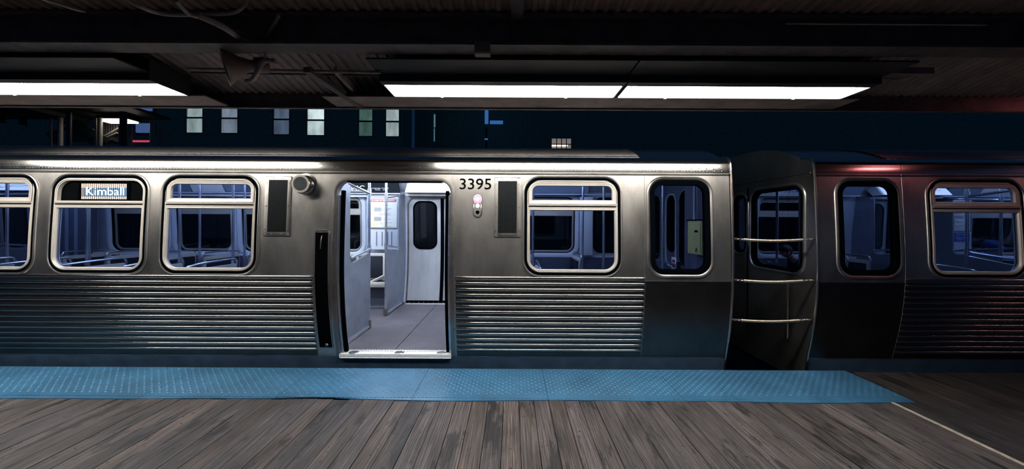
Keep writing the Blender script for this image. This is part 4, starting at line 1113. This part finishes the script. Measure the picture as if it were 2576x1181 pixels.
labs = {-5: 'blue tactile tile at the left edge of the strip, under the cut-off window', -4: 'blue tactile tile under the window with the lit destination sign', -3: 'blue tactile tile under the second window left of the door',
        -2: 'blue tactile tile with rippled front edge left of the open door', -1: 'blue tactile tile lying straight in front of the open door', 0: 'blue tactile tile below the window right of the number 3395',
        1: 'blue tactile tile below the narrow rounded cab window', 2: 'blue tactile tile in front of the gap between the cars', 3: 'shaded blue tactile tile beside the second car', 4: 'nearly black tactile tile at the right edge of the platform', 5: 'tactile tile at the far right end of the strip'}
for k in range(-5, 4):
    x0 = -.887 + (k + 0) * 1.22
    x1 = x0 + 1.22
    if k == 3: x1 = 3.60  # strip cut short to imitate its fade into shade
    if k == 4: x1 = x0 + 1.0
    tag(obj('tactile_tile', tile(x0, x1, bend), 'blueplastic', None), labs[k], 'tactile tile', 'blue tactile tiles along the platform edge')

# ------------------------------------------------------------------ canopy
def deckz(y):
    pts = [(-3, 3.25), (0, 3.18), (2.2, 2.97), (3.0, 2.86), (3.36, 2.78)]
    for (a, za), (b, zb) in zip(pts, pts[1:]):
        if y <= b: return za + (zb - za) * (y - a) / (b - a)
    return pts[-1][1]
bm = bmesh.new(); per = .0762; xs = []; x = -6.2
while x < 7.0:
    xs += [(x, 0), (x + per * .35, 0), (x + per * .5, .016), (x + per * .85, .016)]; x += per
rows = [[bm.verts.new((x, y, deckz(y) + h)) for y in (-3, -1, 0, 1.1, 2.2, 2.6, 3.0, 3.36)] for x, h in xs]
for a, b in zip(rows, rows[1:]):
    for j in range(7): bm.faces.new((a[j], a[j + 1], b[j + 1], b[j]))
cg = obj('ceiling', bm, 'deck', None, angle=20); tag(cg, kind='structure', label='corrugated canopy roof deck above the platform')
obj_ = obj('trim_2', B(-9, 9, -3, 3.36, 3.40, 3.46), 'dark', None, smooth=False); tag(obj_, kind='structure')

# long I-beam behind the fixtures
bm = bmesh.new(); xa, xb = -6.6, 7.0
box(bm, xa, xb, 2.33, 2.47, 2.735, 2.750); box(bm, xa, xb, 2.395, 2.405, 2.75, 2.93); box(bm, xa, xb, 2.33, 2.47, 2.93, 2.945)
tag(obj('roof_beam', bm, 'beam', None, smooth=False), 'long dark steel beam running behind the ceiling lights', 'beam')
bm = bmesh.new(); box(bm, -.0, .05, -.5, 2.33, 2.90, 2.97); box(bm, -.012, .062, -.5, 2.33, 2.895, 2.90)
tag(obj('cross_beam', bm, 'beam', None, smooth=False), 'narrow cross beam above the number 3395, running toward the viewer', 'beam')
# edge fascia
bm = bmesh.new(); box(bm, -7, 7.0, 3.365, 3.377, 2.650, 2.80); box(bm, -7, 7.0, 3.34, 3.377, 2.640, 2.650)
tag(obj('edge_fascia', bm, 'beam', None, smooth=False), 'long fascia along the canopy edge above the train roof', 'fascia')
bm = B(-1.62, 2.95, 3.07, 3.335, 2.652, 2.662)
tag(obj('soffit_board', bm, 'deck', None, smooth=False), 'rough brown soffit board along the right pair of ceiling lights', 'soffit')
bm = B(-7, -2.62, 3.07, 3.335, 2.652, 2.662)
tag(obj('soffit_board', bm, 'deck', None, smooth=False), 'dark soffit board beside the left ceiling light', 'soffit')

def fixture(x0, x1, lab):
    r = empty('ceiling_light', ((x0 + x1) / 2, 2.93, 2.70), lab, 'ceiling light', 'fluorescent lights under the canopy')
    bm = bmesh.new(); box(bm, x0 - .012, x1 + .012, 2.72, 2.795, 2.648, 2.80); box(bm, x0 - .012, x1 + .012, 3.055, 3.068, 2.648, 2.80)
    box(bm, x0 - .012, x0, 2.795, 3.055, 2.648, 2.80); box(bm, x1, x1 + .012, 2.795, 3.055, 2.648, 2.80); box(bm, x0 - .012, x1 + .012, 2.72, 3.068, 2.80, 2.815)
    obj('housing', bm, 'fixture', r, smooth=False)
    obj('diffuser', B(x0, x1, 2.795, 3.055, 2.655, 2.675), 'diffuser', r, smooth=False)
    bm = bmesh.new()
    for x in (x0 + .4, x1 - .4): box(bm, x - .012, x + .012, 3.05, 3.062, 2.640, 2.65)
    obj('latch', bm, 'fixture', r, smooth=False)
    bm = bmesh.new(); box(bm, x0 - .012, x1 + .012, 2.47, 2.72, 2.70, 2.712); obj('mounting_plate', bm, 'fixture', r, smooth=False)
fixture(-.994, .848, 'long white fluorescent light in the middle, right of the hanging loudspeaker')
fixture(.885, 2.765, 'long white fluorescent light at the right, ending in a point')
fixture(-4.60, -2.745, 'long white fluorescent light at the left edge')
fixture(-6.48, -4.63, 'long white fluorescent light continuing past the left edge of the photo')

# pipes, brace, junction box, cables, loudspeaker
def at(px, py, d): return Vector(((px - 1288) / F * d, d, CAMZ + (562 - py) / F * d))
tag(obj('conduit', tube(bmesh.new(), [at(470, 178, 2.66), at(956, 184, 2.66)], .011, 10), 'cable', None), 'thin straight metal conduit between the left and middle lights', 'conduit')
tag(obj('conduit', tube(bmesh.new(), [at(480, 187, 2.85), at(956, 192, 2.85)], .007, 8), 'darkpost', None), 'thin dark pipe just under the pale conduit', 'conduit')
bm = bmesh.new(); beam(bm, at(770, 178, 2.62), at(905, 268, 3.33), .055, .04)
tag(obj('diagonal_brace', bm, 'beam', None, smooth=False), 'short diagonal brace running down to the canopy edge', 'brace')
bm = bmesh.new(); beam(bm, at(842, 178, 2.75), at(905, 245, 3.25), .03, .05)
tag(obj('diagonal_brace', bm, 'deck', None, smooth=False), 'rusty brace between the conduit and the middle light', 'brace')
bm = bmesh.new(); q = at(1212, 132, 2.32); box(bm, q.x - .05, q.x + .05, 2.28, 2.335, q.z - .026, 2.734, .004)
jb = obj('junction_box', bm, 'jbox', None); tag(jb, 'small tan junction box on the beam left of the cross beam', 'junction box')
obj('box_cover', B(q.x - .044, q.x + .044, 2.274, 2.28, q.z - .021, q.z + .021, .002), 'jbox', jb)
cabs = [
 ([(310, 0, 1.9), (345, 20, 1.95), (390, 36, 2.05), (440, 42, 2.1), (520, 40, 2.2), (580, 36, 2.2), (607, 22, 2.2), (622, 0, 2.2)], .011, 'looping brown cable across the upper left of the canopy'),
 ([(440, 6, 2.0), (475, 40, 2.1), (520, 52, 2.2), (575, 78, 2.3), (625, 95, 2.4), (660, 120, 2.45), (668, 150, 2.5)], .012, 'brown cable dropping toward the loudspeaker bracket'),
 ([(500, 44, 2.1), (560, 72, 2.2), (600, 98, 2.35), (640, 120, 2.4)], .020, 'thick flat cable bundle beside the drooping cable')]
for pts, r, lab in cabs:
    tag(obj('cable', tube(bmesh.new(), spline([at(*p) for p in pts], 7), r, 8), 'cable', None), lab, 'cable')
bm = bmesh.new(); beam(bm, at(100, 2, 1.7), at(205, 34, 1.9), .03, .01)
tag(obj('hanger_strap', bm, 'beam', None, smooth=False), 'faint metal strap in the upper left corner', 'strap')
# horn loudspeaker
a = at(652, 172, 2.55); b = at(598, 168, 2.38); ax = (b - a).normalized()
r = empty('loudspeaker', a, 'brown horn loudspeaker hanging under the canopy at upper left', 'loudspeaker')
ax = Vector((-.62, -.45, -.22)).normalized(); c0 = at(640, 168, 2.6)
obj('horn', lathe(bmesh.new(), [(.035, 0), (.04, .03), (.06, .08), (.10, .14), (.125, .175), (.130, .18), (.118, .177), (.08, .11), (.03, .05)], c0, ax, 32), 'horn', r)
obj('driver', lathe(bmesh.new(), [(.035, 0), (.055, .01), (.055, .08), (.04, .09)], c0 - ax * .085, ax, 24), 'horn', r)
bm = bmesh.new(); tube(bm, spline([at(692, 158, 2.5), at(668, 156, 2.5), at(655, 165, 2.5), at(645, 185, 2.5), at(632, 205, 2.5), at(618, 208, 2.5)], 5), .016, 8)
obj('bracket', bm, 'cable', r)
bm = bmesh.new(); tube(bm, spline([at(665, 150, 2.5), at(672, 130, 2.45), at(668, 100, 2.4), at(690, 60, 2.35), at(700, 40, 2.3)], 4), .010, 8); obj('hanger', bm, 'cable', r)
# right-hand conduits
tag(obj('conduit', tube(bmesh.new(), [at(1975, 56, 2.2), at(2480, 57, 2.2)], .004, 6), 'post', None), 'hair-thin straight wire high above the right light', 'conduit')
tag(obj('conduit', tube(bmesh.new(), spline([at(2205, 193, 2.9), at(2260, 194, 2.9), at(2300, 184, 2.8), at(2330, 176, 2.7)], 5), .008, 8), 'cable', None), 'bent conduit past the right end of the lights', 'conduit')
bm = bmesh.new(); beam(bm, at(2205, 172, 2.7), at(2345, 174, 2.7), .02, .05)
tag(obj('beam_plate', bm, 'deck', None, smooth=False), 'short brown plate on the beam past the right light', 'plate')

# infrared platform heaters further right (their red light falls on the second car)
def heater(x, y, z, L, lab, hm):
    r = empty('platform_heater', (x, y, z), lab, 'heater', 'red platform heaters further along the platform')
    obj('reflector', B(x - L / 2 - .03, x + L / 2 + .03, y - .09, y + .09, z + .02, z + .06, .01), 'fixture', r)
    for dy in (-.04, .04):
        obj('heat_rod', tube(bmesh.new(), [(x - L / 2, y + dy, z), (x + L / 2, y + dy, z)], .009, 10), hm, r)
    bm = bmesh.new()
    for dx in (-L / 3, L / 3): beam(bm, (x + dx, y, z + .05), (x + dx, y, 2.95), .02, .02)
    obj('hanger', bm, 'fixture', r, smooth=False)
heater(5.05, 2.9, 2.62, .45, 'small red heater beyond the right edge of the photo', emis('near_infrared_glow', (1., .27, .30), 24))
heater(8.4, 2.9, 2.62, 1.2, 'long red heater far beyond the right edge of the photo', emis('far_infrared_glow', (1., .42, .35), 34))

# ------------------------------------------------------------------ beyond the train
g = obj('ground', B(-40, 40, 3.9, 45, -1.35, -1.25), 'ground', None, smooth=False); tag(g, kind='structure', label='dark track ballast beyond the platform')
def yat(d): return d
WC = [((466, 510), (270, 344), (.50, .66, .68), .55, 'pale teal'), ((553, 598), (271, 344), (.36, .46, .60), .42, 'grey blue'), ((685, 728), (272, 346), (.16, .23, .36), .42, 'dim blue'),
      ((770, 816), (273, 347), (.62, .78, .80), .85, 'bright'), ((900, 937), (275, 348), (.12, .25, .22), .42, 'dark green'), ((968, 1006), (275, 348), (.55, .68, .70), .62, 'pale grey')]
D = 17.0
bl = empty('brick_building', (-8, D, -1.25), 'dark building behind the train with six tall lit windows', 'building')
zb0 = -1.25
outer = [(-44, zb0), (-5.15, zb0), (-5.15, 9.5), (-44, 9.5)]
PB = lambda x, z, h: (x, D - h, z)
holes = []; wins = []
for (xa, xb), (ya, yb_), c, s, nme in WC:
    x0, x1 = (xa - 1288) / F * D, (xb - 1288) / F * D
    roll = -.0052 * (x0)
    z1 = CAMZ + (562 - ya) / F * D + roll * -1 * -1; z0 = CAMZ + (562 - yb_) / F * D + roll
    holes.append([(x0, z0), (x1, z0), (x1, z1), (x0, z1)]); wins.append((x0, x1, z0, z1, c, s, nme))
obj('front_wall', holed(bmesh.new(), outer, holes, [], PB), 'brick', bl, smooth=False)
bm = bmesh.new(); box(bm, -44, -43.8, D + .01, D + 1.5, zb0, 9.5); box(bm, -5.35, -5.15, D + .01, D + 1.5, zb0, 9.5); box(bm, -43.8, -5.35, D + 1.3, D + 1.5, zb0, 9.5); obj('side_walls', bm, 'brick', bl, smooth=False)
obj('roof', B(-44, -5.15, D, D + 1.5, 9.5, 9.7), 'brick', bl, smooth=False)
for i, (x0, x1, z0, z1, c, s, nme) in enumerate(wins):
    zm = z0 + (z1 - z0) * .53
    fr = bmesh.new(); ring(fr, rr(x0, x1, z0, z1, .002, n=1), [(0, .02), (-.03, .02), (-.03, -.1), (0, -.1)], PB); box(fr, x0, x1, D - .01, D + .06, zm - .035, zm + .035)
    w = obj('window', fr, 'darkpost', bl, smooth=False); w['label'] = nme + ' lit sash window'
    obj('upper_pane', B(x0 + .02, x1 - .02, D + .05, D + .06, zm, z1), litwin('pane_glow_' + 'u' * (i + 1), c, s * 1.15), w, smooth=False)
    obj('lower_pane', B(x0 + .02, x1 - .02, D + .03, D + .04, z0, zm), litwin('pane_glow_' + 'l' * (i + 1), c, s * .85), w, smooth=False)
# neighbouring building with a slit window and a small gridded window
D2 = 20.0
b2 = empty('dark_building', (4, D2, -1.25), 'nearly black building behind the right half of the train', 'building')
def q2(px, py): return (px - 1288) / F * D2, CAMZ + (562 - py) / F * D2 - .0052 * (px - 1288) / F * D2
x0, z1 = q2(1387, 347); x1, z0 = q2(1436, 377)
holes = [[(x0, z0), (x1, z0), (x1, z1), (x0, z1)]]
PB2 = lambda x, z, h: (x, D2 - h, z)
obj('front_wall', holed(bmesh.new(), [(-5.1, zb0), (46, zb0), (46, 11), (-5.1, 11)], holes, [], PB2), 'brick', b2, smooth=False)
obj('side_wall', B(-5.1, -5.0, D2 + .02, D2 + 7, zb0, 11), 'brick', b2, smooth=False)
bm = bmesh.new(); 
for k in range(1, 4): box(bm, x0 + (x1 - x0) * k / 4 - .02, x0 + (x1 - x0) * k / 4 + .02, D2 - .03, D2 + .03, z0, z1)
box(bm, x0, x1, D2 - .03, D2 + .03, (z0 + z1) / 2 - .02, (z0 + z1) / 2 + .02)
w = obj('window', bm, 'darkpost', b2, smooth=False)
obj('pane', B(x0, x1, D2 + .10, D2 + .12, z0, z1), emis('dim_room_glow', (.34, .29, .27), .5), w, smooth=False)
zc = (z0 + z1) / 2 - .06
obj('room_tube_light', B(x0, x0 + (x1 - x0) * .82, D2 + .05, D2 + .09, zc - .03, zc + .03), emis('tube_glow', (1, .86, .78), 2.2), w, smooth=False)
xs_, zs_ = q2(1102, 306); _, zs2 = q2(1102, 370)
zmm = (zs_ + zs2) / 2
obj('slit_window', B(xs_ + .0, xs_ + .07, D2 - 1.2, D2 - 1.16, zmm + .03, zs_), emis('slit_glow', (.10, .24, .30), .7), b2, smooth=False)
obj('slit_window', B(xs_ + .0, xs_ + .05, D2 - 1.2, D2 - 1.16, zs2, zmm - .03), emis('slit_glow_low', (.08, .19, .24), .7), b2, smooth=False)
obj('bay_wall', B(xs_ - 1.0, xs_ - .01, D2 - 1.18, D2 - .01, zb0, 9.2), 'brick', b2, smooth=False)
# blue lit sign
e = empty('blue_sign', (-1.3, 18.5, 0), 'blue lit upright sign with a small side panel, above the train roof', 'sign')
D3 = 18.5
def q3(px, py): return (px - 1288) / F * D3, CAMZ + (562 - py) / F * D3 - .0052 * (px - 1288) / F * D3
BG = emis('blue_sign_glow', (.03, .13, .36), .9)
x0, z1 = q3(1218, 262); x1, z0 = q3(1227, 312)
obj('upright_panel', B(x0, x1, D3, D3 + .08, z0, z1), BG, e, smooth=False)
x0, z1 = q3(1231, 304); x1, z0 = q3(1264, 312)
obj('side_panel', B(x0, x1, D3, D3 + .08, z0, z1), BG, e, smooth=False)
bm = bmesh.new(); xq, _ = q3(1222, 0); tube(bm, [(xq, D3 + .12, -1.25), (xq, D3 + .12, 6.5)], .05, 8); tube(bm, [(xq, D3 + .12, q3(0, 308)[1]), (q3(1264, 308)[0], D3 + .12, q3(0, 308)[1])], .03, 8); obj('sign_post', bm, 'darkpost', e)
x0, z1 = q3(1218, 349); x1, z0 = q3(1226, 352)
obj('small_marker', B(x0, x1, D3, D3 + .1, z0, z1), BG, e, smooth=False)

# opposite platform, stair house on the left
D4 = 10.0
def q4(px, py, d=D4): return Vector(((px - 1288) / F * d, d, CAMZ + (562 - py) / F * d - .0052 * (px - 1288) / F * d))
pf = obj('platform_far', B(-18, 1.0, 8.4, 11.98, -1.25, 0.0), 'dark', None, smooth=False); tag(pf, 'dark opposite platform hidden behind the train', 'platform')
fr = empty('canopy_light', q4(293, 306, 9.2), 'distant lens-shaped white ceiling light above the opposite stairs', 'ceiling light')
bm = bmesh.new(); A = [q4(250, 306, 9.6), q4(268, 311, 8.9), q4(337, 310.5, 8.9), q4(318, 303.5, 9.9), q4(262, 303.5, 9.9)]
zf = A[0].z
vs = [bm.verts.new(Vector((p.x, p.y, 4.16))) for p in A]; v2 = [bm.verts.new(v.co + Vector((0, 0, .05))) for v in vs]
bm.free(); bm = bmesh.new()
zl = 4.20
def xz(px, py):  # point on the light's horizontal plane seen at that pixel
    d = (zl - CAMZ) * F / (562 - (py + .0052 * (1288 - px))); return Vector(((px - 1288) / F * d, d, zl))
vs = [bm.verts.new(xz(*p)) for p in ((250, 304), (337, 304 + 6.5), (268, 310.5), (318, 304))]
bm.free()
bm = bmesh.new(); yn, yf_ = 9.38, 9.69
xL, xR = -10.60, -10.15
bm = bmesh.new()
for xa_, xb_ in ((-10.76, -10.50), (-10.48, -10.28), (-10.26, -10.02)): box(bm, xa_, xb_, 9.38, 9.69, zl, zl + .04)
obj('diffuser', bm, emis('far_diffuser', (1., .95, .88), 7), fr, smooth=False)
obj('housing', B(xL - .16, xR + .18, yn - .05, yf_ + .05, zl + .04, zl + .12), 'fixture', fr, smooth=False)
cn = bmesh.new(); box(cn, -14, -9.35, 8.6, 9.9, 4.36, 4.42); 
for x in (-13.9, -11.6): box(cn, x - .04, x + .04, 8.6, 9.9, 4.25, 4.36)
tag(obj('stair_canopy', cn, 'fixture', None, smooth=False), 'dark canopy over the opposite stairs at the left', 'canopy')
PT = [(127, 262, 283, .05, 'post'), (151, 262, 290, .10, 'post'), (240, 300, 372, .05, 'post'), (250, 305, 372, .10, 'post'), (304, 328, 372, .11, 'post'), (326, 328, 366, .10, 'post'), (309, 262, 372, .14, 'darkpost'), (172, 262, 372, .10, 'darkpost'),
      (382, 318, 372, .10, 'post'), (400, 332, 372, .04, 'post'), (408, 332, 372, .09, 'post')]
plabs = ['leftmost thin pale post beside the opposite canopy', 'short broad pale post at the upper left', 'thin pale post behind the crossing stair rails', 'broad pale post at the crossing of the stair rails', 'pale post at the left end of the red band', 'pale post standing above the red band',
         'dark post in front of the distant light', 'dark post left of the stair rails', 'pale post at the right end of the red band', 'thin pale post right of the red band', 'rightmost pale post, left of the six windows']
for i, (px, ya, yb2, w, m) in enumerate(PT):
    d = 9.3 if m == 'post' else 8.8
    a = q4(px, ya, d); x = a.x
    bm = bmesh.new(); zt = min(a.z, 4.24)
    tube(bm, [(x, d, 0), (x, d, zt)], w / 2, 12); pass
    tag(obj('post', bm, m, None), plabs[i], 'post', 'posts on the opposite platform')
st = empty('stairway', (-12.5, 10, 0), 'stairway with slanting handrails and perforated panels on the opposite platform', 'stairs')
for m, segs in (('darkpost', (((172, 305), (275, 368), .12), ((172, 318), (262, 372), .10), ((150, 330), (230, 374), .06))), ('post', (((222, 330), (248, 345), .012), ((305, 330), (255, 358), .03), ((295, 345), (270, 356), .03), ((255, 366), (232, 356), .02)))):
    for p, q_, w in segs:
        bm = bmesh.new(); beam(bm, q4(*p, 9.6), q4(*q_, 9.6), .06, w); obj('handrail', bm, m, st, smooth=False)
for quad in (((178, 300), (232, 300), (232, 322), (205, 318)), ((178, 318), (225, 345), (232, 368), (178, 368)), ((252, 312), (300, 312), (300, 330), (255, 352)), ((112, 345), (150, 338), (150, 372), (130, 372)), ((45, 280), (64, 275), (64, 330), (45, 325))):
    bm = bmesh.new(); A = [bm.verts.new(q4(p[0], p[1], 9.9)) for p in quad]; C = [bm.verts.new(v.co + Vector((0, .03, 0))) for v in A]
    bm.faces.new(A); bm.faces.new(C[::-1])
    for i in range(4): bm.faces.new((A[i], A[(i + 1) % 4], C[(i + 1) % 4], C[i]))
    obj('perforated_panel', bm, 'meshpan', st, smooth=False)
bm = bmesh.new(); n = 14
for k in range(n):
    p = q4(182 + k * 8.5, 372 - (n - k) * 3.6, 9.9); box(bm, p.x - .14, p.x + .14, 9.7, 10.6, p.z - .02, p.z + .02)
obj('stair_treads', bm, 'darkpost', st, smooth=False)
a, b = q4(305, 363, 9.5), q4(383, 367, 9.5)
tag(obj('red_band', B(a.x, b.x, 9.5, 9.54, b.z, a.z), 'redband', None, smooth=False), 'red band low between the pale posts on the opposite platform', 'sign band')
rbn = bpy.data.objects['red_band']
obj('band_leg', B(a.x + .05, a.x + .10, 9.5, 9.55, 0, b.z), 'darkpost', rbn, smooth=False)
obj('band_leg', B(b.x - .10, b.x - .05, 9.5, 9.55, 0, b.z), 'darkpost', rbn, smooth=False)
for (p, q_, lab) in (((340, 320), (378, 343), 'square blue pane between posts above the red band'), ((338, 262), (378, 288), 'blue pane under the far canopy above the square one'), ((28, 262), (64, 276), 'blue pane at the upper left edge')):
    a, b = q4(*p, 10.9), q4(*q_, 10.9)
    o = obj('blue_window', B(a.x, b.x, 10.9, 10.95, b.z, a.z), 'blueglow', None, smooth=False); tag(o, lab, 'window', 'blue panes on the opposite platform')
    cx, cz = a.x, a.z
    bm = bmesh.new(); box(bm, a.x - .06, b.x + .06, 10.95, 11.02, b.z - .06, a.z + .06); beam(bm, (a.x + .1, 11.0, 0), (a.x + .1, 11.0, b.z), .05, .05); obj('pane_backing', bm, 'darkpost', o, smooth=False)
wl = obj('wall_back', B(-24, -11.3, 12.0, 12.2, -1.25, 3.9), 'brick', None, smooth=False); tag(wl, kind='structure')

# ------------------------------------------------------------------ world, camera, view
w = bpy.data.worlds.new('night'); SC.world = w; w.use_nodes = True
bg = w.node_tree.nodes['Background']; bg.inputs[0].default_value = (.11, .37, 1., 1); bg.inputs[1].default_value = .034
cam = bpy.data.cameras.new('camera'); co = bpy.data.objects.new('camera', cam); COL.objects.link(co)
co.location = (0, 0, CAMZ); co.rotation_euler = (PI / 2, -.0052, 0)
cam.sensor_width = 36; cam.lens = F / 2576 * 36; cam.shift_y = -28.5 / 2576; cam.clip_start = .05; cam.clip_end = 200
SC.camera = co
vs_ = SC.view_settings; vs_.view_transform = 'Standard'; vs_.look = 'None'; vs_.gamma = 1; vs_.use_curve_mapping = False; vs_.exposure = 0
SC.cycles.max_bounces = 7; SC.cycles.transparent_max_bounces = 24; SC.cycles.sample_clamp_indirect = 4
SC.cycles.use_denoising = True
